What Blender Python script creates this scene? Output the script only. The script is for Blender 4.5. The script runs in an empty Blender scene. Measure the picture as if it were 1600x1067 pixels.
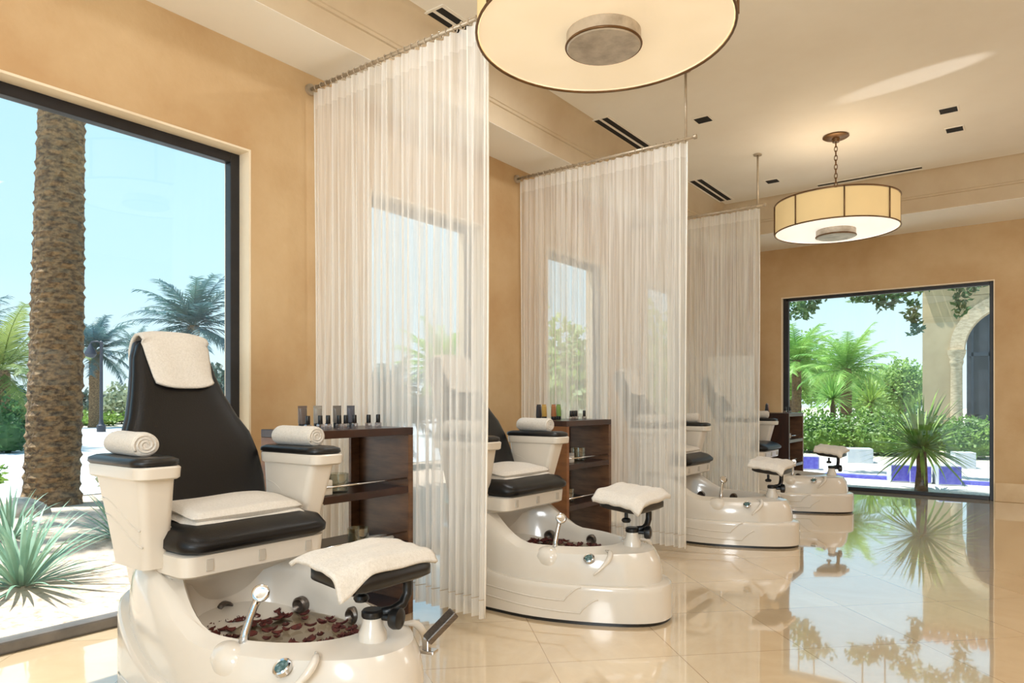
import bpy, math, random
from mathutils import Vector, Matrix, Euler
random.seed(7)
PI = math.pi
scn = bpy.context.scene
COL = scn.collection.objects

# ------------------------------------------------------------------ materials
def lin(c):
    c = c / 255.0
    return c / 12.92 if c <= 0.04045 else ((c + 0.055) / 1.055) ** 2.4
def rgb(r, g, b):
    return (lin(r), lin(g), lin(b), 1.0)
MATS = {}
def new_mat(name):
    m = bpy.data.materials.new(name); m.use_nodes = True
    nt = m.node_tree; nt.nodes.clear()
    out = nt.nodes.new('ShaderNodeOutputMaterial')
    MATS[name] = m
    return m, nt, out
def node(nt, typ, **kw):
    n = nt.nodes.new(typ)
    for k, v in kw.items():
        if k in n.inputs.keys(): n.inputs[k].default_value = v
        else: setattr(n, k, v)
    return n
def pmat(name, col, rough=0.5, metal=0.0, spec=0.5, noise=None, bump=None, coat=0.0, emit=None, emit_s=0.0, trans=0.0, ior=None, sheen=0.0):
    """noise=(scale, colour2, contrast_lo, contrast_hi, stretch) ; bump=(scale, strength)"""
    m, nt, out = new_mat(name)
    b = node(nt, 'ShaderNodeBsdfPrincipled')
    b.inputs['Base Color'].default_value = col
    b.inputs['Roughness'].default_value = rough
    b.inputs['Metallic'].default_value = metal
    b.inputs['Specular IOR Level'].default_value = spec
    b.inputs['Coat Weight'].default_value = coat
    b.inputs['Coat Roughness'].default_value = 0.06
    b.inputs['Transmission Weight'].default_value = trans
    b.inputs['Sheen Weight'].default_value = sheen
    if ior: b.inputs['IOR'].default_value = ior
    if emit:
        b.inputs['Emission Color'].default_value = emit
        b.inputs['Emission Strength'].default_value = emit_s
    tc = node(nt, 'ShaderNodeTexCoord')
    if noise:
        sc, c2, lo, hi, st = noise
        mp = node(nt, 'ShaderNodeMapping'); mp.inputs['Scale'].default_value = st
        nt.links.new(tc.outputs['Object'], mp.inputs['Vector'])
        nz = node(nt, 'ShaderNodeTexNoise', Scale=sc, Detail=6.0, Roughness=0.6)
        nt.links.new(mp.outputs[0], nz.inputs['Vector'])
        rp = node(nt, 'ShaderNodeMapRange')
        rp.inputs['From Min'].default_value = lo; rp.inputs['From Max'].default_value = hi
        nt.links.new(nz.outputs['Fac'], rp.inputs['Value'])
        mx = node(nt, 'ShaderNodeMix', data_type='RGBA')
        mx.inputs['A'].default_value = col; mx.inputs[6].default_value = col; mx.inputs[7].default_value = c2
        nt.links.new(rp.outputs[0], mx.inputs[0])
        nt.links.new(mx.outputs[2], b.inputs['Base Color'])
    if bump:
        nb = node(nt, 'ShaderNodeTexNoise', Scale=bump[0], Detail=5.0)
        nt.links.new(tc.outputs['Object'], nb.inputs['Vector'])
        bp = node(nt, 'ShaderNodeBump', Strength=bump[1], Distance=0.02)
        nt.links.new(nb.outputs['Fac'], bp.inputs['Height'])
        nt.links.new(bp.outputs[0], b.inputs['Normal'])
    nt.links.new(b.outputs[0], out.inputs[0])
    return m

S1 = (1, 1, 1)
WALLM = pmat('ochre_plaster', rgb(208, 178, 136), 0.75, noise=(1.4, rgb(190, 153, 108), 0.35, 0.7, S1), bump=(30, 0.08))
CEILM = pmat('ceiling_paint', rgb(245, 240, 231), 0.7, noise=(0.8, rgb(238, 231, 220), 0.4, 0.7, S1))
SOFFM = pmat('soffit_paint', rgb(250, 246, 238), 0.7, noise=(1.0, rgb(246, 241, 231), 0.4, 0.7, S1))
COVEM = pmat('cove_plaster', rgb(208, 190, 162), 0.75, noise=(1.2, rgb(194, 172, 142), 0.4, 0.7, S1))
REVEAL = pmat('reveal_plaster', rgb(238, 222, 196), 0.7, noise=(2.0, rgb(230, 210, 180), 0.4, 0.7, S1))
STONE = pmat('baseboard_stone', rgb(222, 196, 156), 0.4, noise=(3.0, rgb(206, 176, 134), 0.4, 0.7, S1))
BLACKF = pmat('black_frame', rgb(24, 24, 30), 0.4, noise=(8.0, rgb(32, 32, 38), 0.4, 0.7, S1))
GREYF = pmat('grey_sill_metal', rgb(110, 104, 98), 0.45, noise=(8.0, rgb(90, 86, 82), 0.4, 0.7, S1))
SHELLW = pmat('gloss_acrylic', rgb(220, 212, 200), 0.16, coat=0.4, noise=(1.5, rgb(214, 205, 192), 0.4, 0.7, S1))
ARMW = pmat('arm_plastic', rgb(220, 211, 198), 0.3, coat=0.15, noise=(1.5, rgb(212, 202, 188), 0.4, 0.7, S1))
SHELLG = pmat('grey_plastic', rgb(196, 196, 196), 0.35, noise=(2.0, rgb(182, 182, 184), 0.4, 0.7, S1))
NOTCHM = pmat('notch_plastic', rgb(190, 181, 168), 0.4, noise=(2.0, rgb(182, 172, 158), 0.4, 0.7, S1))
SHELLB = pmat('dark_back_plastic', rgb(46, 46, 50), 0.35, noise=(2.0, rgb(38, 38, 42), 0.4, 0.7, S1))
LEATHER = pmat('black_leather', rgb(14, 12, 12), 0.34, spec=0.32, noise=(60, rgb(12, 11, 11), 0.4, 0.7, S1), bump=(220, 0.08))
BLACKP = pmat('black_plastic', rgb(18, 17, 17), 0.35, noise=(20, rgb(26, 25, 24), 0.4, 0.7, S1))
TOWEL = pmat('terry_towel', rgb(226, 219, 209), 0.95, noise=(120, rgb(212, 204, 192), 0.35, 0.7, S1), bump=(260, 0.35), sheen=0.3)
CHROME = pmat('chrome', rgb(215, 215, 215), 0.12, metal=1.0, noise=(5, rgb(200, 200, 202), 0.4, 0.7, S1))
STEELD = pmat('brushed_steel', rgb(120, 112, 105), 0.35, metal=0.9, noise=(40, rgb(95, 88, 82), 0.4, 0.7, (1, 1, 8)))
WOOD = pmat('dark_walnut', rgb(62, 36, 26), 0.3, noise=(5, rgb(38, 22, 17), 0.35, 0.7, (6, 1, 1)))
WOODI = pmat('walnut_inside', rgb(116, 82, 56), 0.35, noise=(5, rgb(76, 50, 34), 0.35, 0.7, (1, 1, 6)))
WOODE = pmat('walnut_end_grain', rgb(140, 92, 52), 0.35, noise=(4, rgb(112, 70, 40), 0.35, 0.7, (1, 1, 5)))
BRONZE = pmat('bronze', rgb(122, 92, 62), 0.35, metal=0.75, noise=(9, rgb(98, 72, 48), 0.4, 0.7, S1))
HUBM = pmat('brushed_nickel', rgb(206, 194, 178), 0.4, metal=0.35, noise=(9, rgb(160, 148, 132), 0.4, 0.7, S1))
PETAL = pmat('dried_petal', rgb(96, 36, 28), 0.7, noise=(60, rgb(52, 18, 16), 0.4, 0.65, S1))
BADGE = pmat('badge_glass', rgb(60, 92, 92), 0.15, noise=(60, rgb(150, 175, 180), 0.5, 0.75, S1))
RAILM = pmat('rail_metal', rgb(196, 182, 162), 0.35, metal=0.5, noise=(10, rgb(176, 162, 142), 0.4, 0.7, S1))
DARKSLOT = pmat('vent_black', rgb(18, 17, 16), 0.8, noise=(8, rgb(24, 22, 20), 0.4, 0.7, S1))
SCREENM = pmat('white_panel', rgb(246, 244, 240), 0.6, noise=(2, rgb(240, 238, 232), 0.4, 0.7, S1))
PAPER = pmat('white_bottle', rgb(242, 238, 230), 0.35, noise=(9, rgb(234, 228, 218), 0.4, 0.7, S1))

def glassmat(name, col, refl=1.0, base=0.0):
    m, nt, out = new_mat(name)
    tr = node(nt, 'ShaderNodeBsdfTransparent'); tr.inputs[0].default_value = col
    gl = node(nt, 'ShaderNodeBsdfGlossy'); gl.inputs['Roughness'].default_value = 0.01
    lw = node(nt, 'ShaderNodeLayerWeight', Blend=0.5)     # thin sheet: Schlick reflectance, the same from both sides
    pw = node(nt, 'ShaderNodeMath', operation='POWER'); pw.inputs[1].default_value = 5.0
    nt.links.new(lw.outputs['Facing'], pw.inputs[0])
    fr = node(nt, 'ShaderNodeMath', operation='MULTIPLY_ADD'); fr.inputs[1].default_value = 0.95; fr.inputs[2].default_value = 0.05
    nt.links.new(pw.outputs[0], fr.inputs[0])
    mt = node(nt, 'ShaderNodeMath', operation='MULTIPLY_ADD'); mt.inputs[1].default_value = refl; mt.inputs[2].default_value = base
    nt.links.new(fr.outputs[0], mt.inputs[0])
    mx = node(nt, 'ShaderNodeMixShader')
    nt.links.new(mt.outputs[0], mx.inputs[0]); nt.links.new(tr.outputs[0], mx.inputs[1]); nt.links.new(gl.outputs[0], mx.inputs[2])
    nt.links.new(mx.outputs[0], out.inputs[0])
    return m
PANE = glassmat('window_glass', (0.985, 0.995, 0.995, 1), 0.7)
TUMBLER = glassmat('tumbler_glass', (0.86, 0.88, 0.84, 1), 1.3, 0.12)
BOTTLEG = glassmat('bottle_glass', (0.72, 0.68, 0.68, 1), 1.3, 0.15)

def water_mat():
    m, nt, out = new_mat('foot_water')
    tr = node(nt, 'ShaderNodeBsdfTransparent'); tr.inputs[0].default_value = (0.90, 0.86, 0.78, 1)
    gl = node(nt, 'ShaderNodeBsdfGlossy'); gl.inputs['Roughness'].default_value = 0.03
    fr = node(nt, 'ShaderNodeFresnel', IOR=1.33)
    tc = node(nt, 'ShaderNodeTexCoord'); nz = node(nt, 'ShaderNodeTexNoise', Scale=14.0)
    nt.links.new(tc.outputs['Object'], nz.inputs['Vector'])
    bp = node(nt, 'ShaderNodeBump', Strength=0.15, Distance=0.02)
    nt.links.new(nz.outputs['Fac'], bp.inputs['Height'])
    nt.links.new(bp.outputs[0], gl.inputs['Normal']); nt.links.new(bp.outputs[0], fr.inputs['Normal'])
    mx = node(nt, 'ShaderNodeMixShader')
    nt.links.new(fr.outputs[0], mx.inputs[0]); nt.links.new(tr.outputs[0], mx.inputs[1]); nt.links.new(gl.outputs[0], mx.inputs[2])
    nt.links.new(mx.outputs[0], out.inputs[0]); return m
WATER = water_mat()

def sheer_mat():
    m, nt, out = new_mat('sheer_voile')
    tc = node(nt, 'ShaderNodeTexCoord')
    mp = node(nt, 'ShaderNodeMapping'); mp.inputs['Scale'].default_value = (1, 0.0, 0.012)
    nt.links.new(tc.outputs['Object'], mp.inputs['Vector'])
    n1 = node(nt, 'ShaderNodeTexNoise', Scale=46.0, Detail=3.0, Roughness=0.7)
    nt.links.new(mp.outputs[0], n1.inputs['Vector'])
    rp = node(nt, 'ShaderNodeMapRange')
    rp.inputs['From Min'].default_value = 0.33; rp.inputs['From Max'].default_value = 0.70
    rp.inputs['To Min'].default_value = 0.42; rp.inputs['To Max'].default_value = 0.92
    nt.links.new(n1.outputs['Fac'], rp.inputs['Value'])
    # hem and heading are double cloth: denser bands near the bottom and the top
    sx = node(nt, 'ShaderNodeSeparateXYZ'); nt.links.new(tc.outputs['Object'], sx.inputs[0])
    lt = node(nt, 'ShaderNodeMath', operation='LESS_THAN'); lt.inputs[1].default_value = 0.15
    gt = node(nt, 'ShaderNodeMath', operation='GREATER_THAN'); gt.inputs[1].default_value = 2.99
    nt.links.new(sx.outputs['Z'], lt.inputs[0]); nt.links.new(sx.outputs['Z'], gt.inputs[0])
    ad = node(nt, 'ShaderNodeMath', operation='ADD'); nt.links.new(lt.outputs[0], ad.inputs[0]); nt.links.new(gt.outputs[0], ad.inputs[1])
    ma = node(nt, 'ShaderNodeMath', operation='MULTIPLY_ADD', use_clamp=True); ma.inputs[1].default_value = 0.10
    nt.links.new(ad.outputs[0], ma.inputs[0]); nt.links.new(rp.outputs[0], ma.inputs[2])
    tr = node(nt, 'ShaderNodeBsdfTransparent')
    df = node(nt, 'ShaderNodeBsdfDiffuse'); df.inputs[0].default_value = rgb(252, 250, 246)
    tl = node(nt, 'ShaderNodeBsdfTranslucent'); tl.inputs[0].default_value = rgb(252, 251, 248)
    m1 = node(nt, 'ShaderNodeMixShader'); m1.inputs[0].default_value = 0.5
    nt.links.new(df.outputs[0], m1.inputs[1]); nt.links.new(tl.outputs[0], m1.inputs[2])
    m2 = node(nt, 'ShaderNodeMixShader')
    nt.links.new(ma.outputs[0], m2.inputs[0]); nt.links.new(tr.outputs[0], m2.inputs[1]); nt.links.new(m1.outputs[0], m2.inputs[2])
    nt.links.new(m2.outputs[0], out.inputs[0]); return m
SHEER = sheer_mat()

def shade_mat(name, col, emit, es):
    m, nt, out = new_mat(name)
    tc = node(nt, 'ShaderNodeTexCoord'); nz = node(nt, 'ShaderNodeTexNoise', Scale=5.0, Detail=3.0)
    nt.links.new(tc.outputs['Object'], nz.inputs['Vector'])
    mr = node(nt, 'ShaderNodeMapRange'); mr.inputs['To Min'].default_value = es * 0.8; mr.inputs['To Max'].default_value = es * 1.2
    nt.links.new(nz.outputs['Fac'], mr.inputs['Value'])
    b = node(nt, 'ShaderNodeBsdfPrincipled'); b.inputs['Base Color'].default_value = col; b.inputs['Roughness'].default_value = 0.7
    b.inputs['Emission Color'].default_value = emit
    nt.links.new(mr.outputs[0], b.inputs['Emission Strength'])
    nt.links.new(b.outputs[0], out.inputs[0]); return m
SHADE = shade_mat('lamp_linen', rgb(226, 200, 150), rgb(246, 214, 150), 0.22)
DIFF1 = shade_mat('warm_diffuser', rgb(240, 226, 200), rgb(255, 232, 196), 0.34)
DIFF2 = shade_mat('white_diffuser', rgb(246, 240, 230), rgb(255, 248, 236), 0.65)
BULB = shade_mat('bulb_glow', rgb(255, 240, 210), rgb(255, 236, 200), 2.5)

def floor_mat():
    m, nt, out = new_mat('polished_limestone')
    tc = node(nt, 'ShaderNodeTexCoord')
    mp = node(nt, 'ShaderNodeMapping'); mp.inputs['Rotation'].default_value = (0, 0, PI / 4)
    nt.links.new(tc.outputs['Object'], mp.inputs['Vector'])
    br = node(nt, 'ShaderNodeTexBrick', offset=0.0, squash=1.0)
    br.inputs['Scale'].default_value = 1.0; br.inputs['Mortar Size'].default_value = 0.0022
    br.inputs['Brick Width'].default_value = 0.6; br.inputs['Row Height'].default_value = 0.6
    br.inputs['Color1'].default_value = rgb(228, 207, 174); br.inputs['Color2'].default_value = rgb(217, 192, 156)
    br.inputs['Mortar'].default_value = rgb(168, 142, 108); br.inputs['Mortar Smooth'].default_value = 0.1
    nt.links.new(mp.outputs[0], br.inputs['Vector'])
    nz = node(nt, 'ShaderNodeTexNoise', Scale=2.2, Detail=8.0, Roughness=0.65, Distortion=0.8)
    nt.links.new(mp.outputs[0], nz.inputs['Vector'])
    mr = node(nt, 'ShaderNodeMapRange'); mr.inputs['From Min'].default_value = 0.38; mr.inputs['From Max'].default_value = 0.72
    mr.inputs['To Max'].default_value = 0.55
    nt.links.new(nz.outputs['Fac'], mr.inputs['Value'])
    mx = node(nt, 'ShaderNodeMix', data_type='RGBA'); mx.inputs[7].default_value = rgb(200, 172, 134)
    nt.links.new(mr.outputs[0], mx.inputs[0]); nt.links.new(br.outputs['Color'], mx.inputs[6])
    b = node(nt, 'ShaderNodeBsdfPrincipled'); b.inputs['Roughness'].default_value = 0.07
    b.inputs['IOR'].default_value = 1.75
    b.inputs['Coat Weight'].default_value = 1.0; b.inputs['Coat Roughness'].default_value = 0.02; b.inputs['Coat IOR'].default_value = 1.75
    nt.links.new(mx.outputs[2], b.inputs['Base Color'])
    # each slab lies a hair out of level, joints slightly recessed
    n2 = node(nt, 'ShaderNodeTexNoise', Scale=1.1, Detail=1.0); nt.links.new(mp.outputs[0], n2.inputs['Vector'])
    ml = node(nt, 'ShaderNodeMath', operation='MULTIPLY_ADD'); ml.inputs[1].default_value = -0.15
    nt.links.new(br.outputs['Fac'], ml.inputs[0]); nt.links.new(n2.outputs['Fac'], ml.inputs[2])
    bp = node(nt, 'ShaderNodeBump', Strength=0.25, Distance=0.01)
    nt.links.new(ml.outputs[0], bp.inputs['Height']); nt.links.new(bp.outputs[0], b.inputs['Normal'])
    nt.links.new(bp.outputs[0], b.inputs['Coat Normal'])
    nt.links.new(b.outputs[0], out.inputs[0]); return m
FLOORM = floor_mat()

def leafmat(name, c1, c2, sc=3.0, tl=0.35):
    m, nt, out = new_mat(name)
    tc = node(nt, 'ShaderNodeTexCoord'); nz = node(nt, 'ShaderNodeTexNoise', Scale=sc, Detail=4.0)
    nt.links.new(tc.outputs['Object'], nz.inputs['Vector'])
    mr = node(nt, 'ShaderNodeMapRange'); mr.inputs['From Min'].default_value = 0.35; mr.inputs['From Max'].default_value = 0.65
    nt.links.new(nz.outputs['Fac'], mr.inputs['Value'])
    mx = node(nt, 'ShaderNodeMix', data_type='RGBA'); mx.inputs[6].default_value = c1; mx.inputs[7].default_value = c2
    nt.links.new(mr.outputs[0], mx.inputs[0])
    b = node(nt, 'ShaderNodeBsdfPrincipled'); b.inputs['Roughness'].default_value = 0.5
    nt.links.new(mx.outputs[2], b.inputs['Base Color'])
    t = node(nt, 'ShaderNodeBsdfTranslucent'); nt.links.new(mx.outputs[2], t.inputs[0])
    ms = node(nt, 'ShaderNodeMixShader'); ms.inputs[0].default_value = tl
    nt.links.new(b.outputs[0], ms.inputs[1]); nt.links.new(t.outputs[0], ms.inputs[2])
    nt.links.new(ms.outputs[0], out.inputs[0]); return m
PALMB = leafmat('date_palm_frond', rgb(72, 108, 118), rgb(96, 128, 120), 1.0)
PALMG = leafmat('garden_palm_frond', rgb(150, 190, 96), rgb(104, 156, 72), 1.5)
PALMY = leafmat('yellow_frond', rgb(150, 164, 92), rgb(104, 128, 74), 1.5)  # yellow-green frond colour
YUCCA = leafmat('yucca_blade', rgb(96, 138, 52), rgb(150, 178, 84), 4.0)
AGAVE = leafmat('agave_blade', rgb(150, 184, 160), rgb(112, 150, 124), 5.0, 0.15)
HEDGE = leafmat('hedge_leaf', rgb(80, 118, 50), rgb(128, 162, 72), 2.0)
HEDGED = leafmat('dark_hedge_leaf', rgb(58, 84, 84), rgb(84, 108, 92), 1.0)
SAGE = leafmat('sage_leaf', rgb(168, 178, 150), rgb(132, 148, 120), 1.5)
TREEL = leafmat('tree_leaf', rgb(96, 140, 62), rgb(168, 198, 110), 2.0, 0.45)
TREED = leafmat('dark_tree_leaf', rgb(60, 96, 60), rgb(92, 130, 76), 2.0)  # deeper green leaf colour
TRUNK = pmat('palm_bark', rgb(150, 124, 92), 0.95, noise=(14, rgb(84, 68, 54), 0.4, 0.62, (1, 1, 2.2)), bump=(26, 0.9))
TRUNKD = pmat('brown_bark', rgb(116, 92, 66), 0.9, noise=(12, rgb(78, 60, 46), 0.4, 0.65, (1, 1, 2)), bump=(30, 0.6))
MULCH = pmat('planting_bed', rgb(196, 178, 158), 0.95, noise=(16, rgb(128, 106, 88), 0.52, 0.75, S1), bump=(40, 0.5))
PAVE = pmat('pale_paving', rgb(204, 206, 206), 0.85, noise=(0.5, rgb(180, 184, 188), 0.4, 0.7, (1, 4, 1)))
GROUNDM = pmat('outer_ground', rgb(206, 196, 178), 0.95, noise=(0.3, rgb(186, 178, 156), 0.4, 0.7, S1))
TERR = pmat('terrace_paving', rgb(204, 201, 194), 0.8, noise=(1.5, rgb(190, 185, 176), 0.4, 0.7, S1))
PEBB = pmat('pebble_bed', rgb(226, 218, 206), 0.9, noise=(26, rgb(140, 130, 118), 0.5, 0.68, S1), bump=(40, 0.8))
LAWN = pmat('low_groundcover', rgb(150, 172, 96), 0.95, noise=(9, rgb(196, 196, 140), 0.4, 0.65, S1), bump=(30, 0.8))
ROCK = pmat('pale_rock', rgb(196, 184, 168), 0.9, noise=(9, rgb(150, 138, 124), 0.4, 0.7, S1), bump=(14, 0.6))
BLUET = pmat('blue_tile', rgb(84, 84, 196), 0.35, noise=(20, rgb(110, 116, 214), 0.4, 0.7, S1))
WHITET = pmat('white_tile', rgb(200, 208, 214), 0.4, noise=(6, rgb(180, 194, 206), 0.4, 0.7, S1))
STUCCO = pmat('garden_stucco', rgb(182, 165, 130), 0.85, noise=(1.5, rgb(168, 150, 116), 0.4, 0.7, S1))
VOUSS = pmat('pale_arch_stone', rgb(206, 190, 160), 0.8, noise=(9, rgb(180, 162, 132), 0.4, 0.6, (1, 1, 3)))
DOORM = pmat('dark_bronze_door', rgb(50, 54, 62), 0.3, noise=(3, rgb(70, 78, 88), 0.4, 0.7, S1))
LAMPBLK = pmat('lamppost_paint', rgb(40, 52, 66), 0.5, noise=(5, rgb(50, 62, 76), 0.4, 0.7, S1))
FLOWER = pmat('red_flower', rgb(176, 70, 66), 0.7, noise=(20, rgb(140, 50, 50), 0.4, 0.7, S1))

def plastic(name, c, c2=None):
    return pmat(name, rgb(*c), 0.3, noise=(12, rgb(*(c2 or c)), 0.4, 0.7, S1))
TUBEM = [plastic('tube_taupe', (112, 98, 90), (92, 80, 74)), plastic('tube_silver', (158, 152, 142), (138, 132, 122)),
         plastic('tube_grey', (118, 110, 102), (98, 92, 86)), plastic('tube_slate', (88, 90, 100), (70, 72, 82)),
         plastic('tube_black', (44, 44, 52), (34, 34, 40)), plastic('tube_gold', (196, 160, 84), (176, 140, 70)),
         plastic('tube_copper', (172, 112, 70), (150, 92, 56)), plastic('tube_green', (126, 160, 84), (106, 140, 70))]
CAPM = BLACKP

# ------------------------------------------------------------------ mesh builder
class MB:
    def __init__(s): s.v = []; s.f = []
    def add(s, vs, fs, M=None):
        n = len(s.v)
        s.v += [tuple(M @ Vector(p)) if M else tuple(p) for p in vs]
        s.f += [tuple(i + n for i in f) for f in fs]
        return s
    def box(s, x0, x1, y0, y1, z0, z1, M=None):
        vs = [(x0,y0,z0),(x1,y0,z0),(x1,y1,z0),(x0,y1,z0),(x0,y0,z1),(x1,y0,z1),(x1,y1,z1),(x0,y1,z1)]
        return s.add(vs, [(0,3,2,1),(4,5,6,7),(0,1,5,4),(1,2,6,5),(2,3,7,6),(3,0,4,7)], M)
    def loft(s, rings, cap0=True, cap1=True, closed=True, M=None):
        n = len(rings[0]); vs = [p for r in rings for p in r]; fs = []
        for i in range(len(rings) - 1):
            for j in range(n if closed else n - 1):
                k = (j + 1) % n
                fs.append((i*n+j, i*n+k, (i+1)*n+k, (i+1)*n+j))
        if closed and cap0: fs.append(tuple(range(n))[::-1])
        if closed and cap1: fs.append(tuple((len(rings)-1)*n + j for j in range(n)))
        return s.add(vs, fs, M)
    def lathe(s, prof, c=(0,0,0), n=32, M=None, cap0=True, cap1=True):
        rings = [[(c[0]+r*math.cos(2*PI*j/n), c[1]+r*math.sin(2*PI*j/n), c[2]+z) for j in range(n)] for r, z in prof]
        return s.loft(rings, cap0, cap1, True, M)
    def tube(s, pts, rad, n=8, M=None, closed=False):
        pts = [Vector(p) for p in pts]; rings = []; N = len(pts)
        up = None
        for i, p in enumerate(pts):
            if closed: d = pts[(i+1) % N] - pts[i-1]
            else: d = pts[min(i+1, N-1)] - pts[max(i-1, 0)]
            d.normalize()
            if up is None or abs(up.dot(d)) > 0.98:
                up = Vector((0,0,1)) if abs(d.z) < 0.9 else Vector((1,0,0))
            a = d.cross(up).normalized(); b = a.cross(d).normalized(); up = b
            r = rad[i] if isinstance(rad, (list, tuple)) else rad
            rings.append([tuple(p + a*(r*math.cos(2*PI*j/n)) + b*(r*math.sin(2*PI*j/n))) for j in range(n)])
        if closed: rings.append(rings[0])
        return s.loft(rings, not closed, not closed, True, M)
    def grid(s, fn, nu, nv, M=None):
        vs = [fn(i/nu, j/nv) for i in range(nu+1) for j in range(nv+1)]
        fs = [(i*(nv+1)+j, (i+1)*(nv+1)+j, (i+1)*(nv+1)+j+1, i*(nv+1)+j+1) for i in range(nu) for j in range(nv)]
        return s.add(vs, fs, M)
    def build(s, name, mat, parent=None, smooth=False, bevel=0.0, sub=0, solid=0.0, seg=2, angle=35):
        me = bpy.data.meshes.new(name); me.from_pydata(s.v, [], s.f); me.update()
        if smooth:
            me.shade_smooth() if hasattr(me, 'shade_smooth') else None
            for p in me.polygons: p.use_smooth = True
        me.materials.append(mat)
        o = bpy.data.objects.new(name, me); COL.link(o)
        if parent: o.parent = parent
        if solid:
            md = o.modifiers.new('thick', 'SOLIDIFY'); md.thickness = solid; md.offset = 0
        if bevel:
            md = o.modifiers.new('bev', 'BEVEL'); md.width = bevel; md.segments = seg; md.limit_method = 'ANGLE'; md.angle_limit = math.radians(angle)
        if sub:
            md = o.modifiers.new('sub', 'SUBSURF'); md.levels = sub; md.render_levels = sub
        if smooth == 'auto':
            md = None
            try:
                me.set_sharp_from_angle(angle=math.radians(40))
            except Exception: pass
        return o

def empty(name, loc, label, cat, group=None, rz=0.0):
    o = bpy.data.objects.new(name, None); COL.link(o); o.empty_display_size = 0.1
    o.location = loc; o.rotation_euler = (0, 0, rz)
    return tag(o, label, cat, group)
def tag(o, label, cat, group=None, kind=None):
    o['label'] = label; o['category'] = cat
    if group: o['group'] = group
    if kind: o['kind'] = kind
    return o
def struct(o, label=None):
    o['kind'] = 'structure'
    if label: o['label'] = label
    return o
def kids(o): return [c for c in bpy.data.objects if c.parent == o]
def dup(o, loc=None, label=None, parent=None, group=None, rz=None, scale=None):
    c = o.copy(); COL.link(c)
    if parent: c.parent = parent
    if loc is not None: c.location = loc
    if rz is not None: c.rotation_euler[2] = rz
    if scale is not None: c.scale = scale
    if label: c['label'] = label
    if group: c['group'] = group
    for k in kids(o): dup(k, parent=c)
    return c
def sstep(a, b, x):
    t = max(0.0, min(1.0, (x - a) / (b - a))); return t*t*(3-2*t)
def lerp(a, b, t): return a + (b - a) * t
def sgnpow(c, e): return math.copysign(abs(c) ** e, c)
def rrect(cx, cy, hx, hy, r, z, n=6):
    """rounded rectangle ring"""
    pts = []
    for (sx, sy, a0) in ((1,1,0), (-1,1,PI/2), (-1,-1,PI), (1,-1,1.5*PI)):
        for k in range(n+1):
            a = a0 + PI/2*k/n
            pts.append((cx + sx*(hx-r) + r*math.cos(a), cy + sy*(hy-r) + r*math.sin(a), z))
    return pts

# ------------------------------------------------------------------ room shell
XW, XO, YB, YO, ZS, ZC = -3.656, -3.93, 9.752, 10.02, 3.22, 3.64
XS, YS = -3.21, 8.75
XR, Y0 = 5.0, -3.2
fl = MB().box(XO, XR, Y0, YO, -0.12, 0.0).build('floor', FLOORM); struct(fl, 'polished beige limestone floor laid on the diagonal')
W = [(0.25, 2.335, 2.62), (3.25, 4.49, 2.62), (5.44, 6.62, 2.62), (7.58, 8.76, 2.62)]
b = MB(); y = Y0
for (a, c, t) in W:
    b.box(XO, XW, y, a, 0, ZS + 0.5); b.box(XO, XW, a, c, t, ZS + 0.5); y = c
b.box(XO, XW, y, YO, 0, ZS + 0.5)
struct(b.build('wall_left', WALLM), 'ochre plastered wall with four tall windows')
# pale reveals lining each opening + frames + panes
for i, (a, c, t) in enumerate(W):
    b = MB(); e = 0.012
    b.box(XO + .02, XW + .004, a, a + e, 0.0, t); b.box(XO + .02, XW + .004, c - e, c, 0.0, t); b.box(XO + .02, XW + .004, a + e, c - e, t - e, t)
    struct(b.build('trim_%d' % (i + 1), REVEAL), None)
    r = bpy.data.objects.new('window_%d' % (i + 1), None); COL.link(r); r.location = (-3.78, (a + c) / 2, 0); struct(r)
    r['label'] = ['tall clear window beside the nearest spa chair', 'tall window seen through the nearest sheer curtain', 'tall window seen through the middle sheer curtain', 'tall window at the far end of the ochre left wall'][i]
    hw = (c - a) / 2 - e; f = MB(); th = 0.058
    for (y0, y1, z0, z1) in ((-hw, -hw + th, .05, t - e), (hw - th, hw, .05, t - e), (-hw + th, hw - th, t - e - th, t - e)):
        f.box(-.03, .03, y0, y1, z0, z1)
    f.build('window_frame', BLACKF, r, bevel=.004)
    MB().box(-.04, .05, -hw, hw, .0, .06).build('window_sill', GREYF, r, bevel=.012)
    MB().box(-.006, .006, -hw + th - .004, hw - th + .004, .06, t - e - th + .004).build('pane', PANE, r)
# back wall with one glazed opening
bx0, bx1, bt = -2.72, -0.335, 2.56
b = MB(); b.box(XW, bx0, YB, YO, 0, ZS + .5); b.box(bx0, bx1, YB, YO, bt, ZS + .5); b.box(bx1, XR, YB, YO, 0, ZS + .5)
struct(b.build('wall_back', WALLM), 'ochre plastered end wall with a glazed garden opening')
e = .012; b = MB()
b.box(bx0, bx0 + e, YB - .004, YO - .02, 0, bt); b.box(bx1 - e, bx1, YB - .004, YO - .02, 0, bt); b.box(bx0 + e, bx1 - e, YB - .004, YO - .02, bt - e, bt)
struct(b.build('trim_5', REVEAL))
r = bpy.data.objects.new('window_5', None); COL.link(r); r.location = ((bx0 + bx1) / 2, 9.83, 0); struct(r, 'floor-length window onto the garden with thin black frame')
hw = (bx1 - bx0) / 2 - e; f = MB(); th = .04
for (x0, x1, z0, z1) in ((-hw, -hw + th + .03, .0, bt - e), (hw - th, hw, 0, bt - e), (-hw + th, hw - th, bt - e - th, bt - e), (-hw + th, hw - th, 0, .045)):
    f.box(x0, x1, -.03, .03, z0, z1)
f.build('window_frame', BLACKF, r, bevel=.004)
MB().box(-hw + th, hw - th, -.006, .006, .045, bt - e - th).build('pane', PANE, r)
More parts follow.
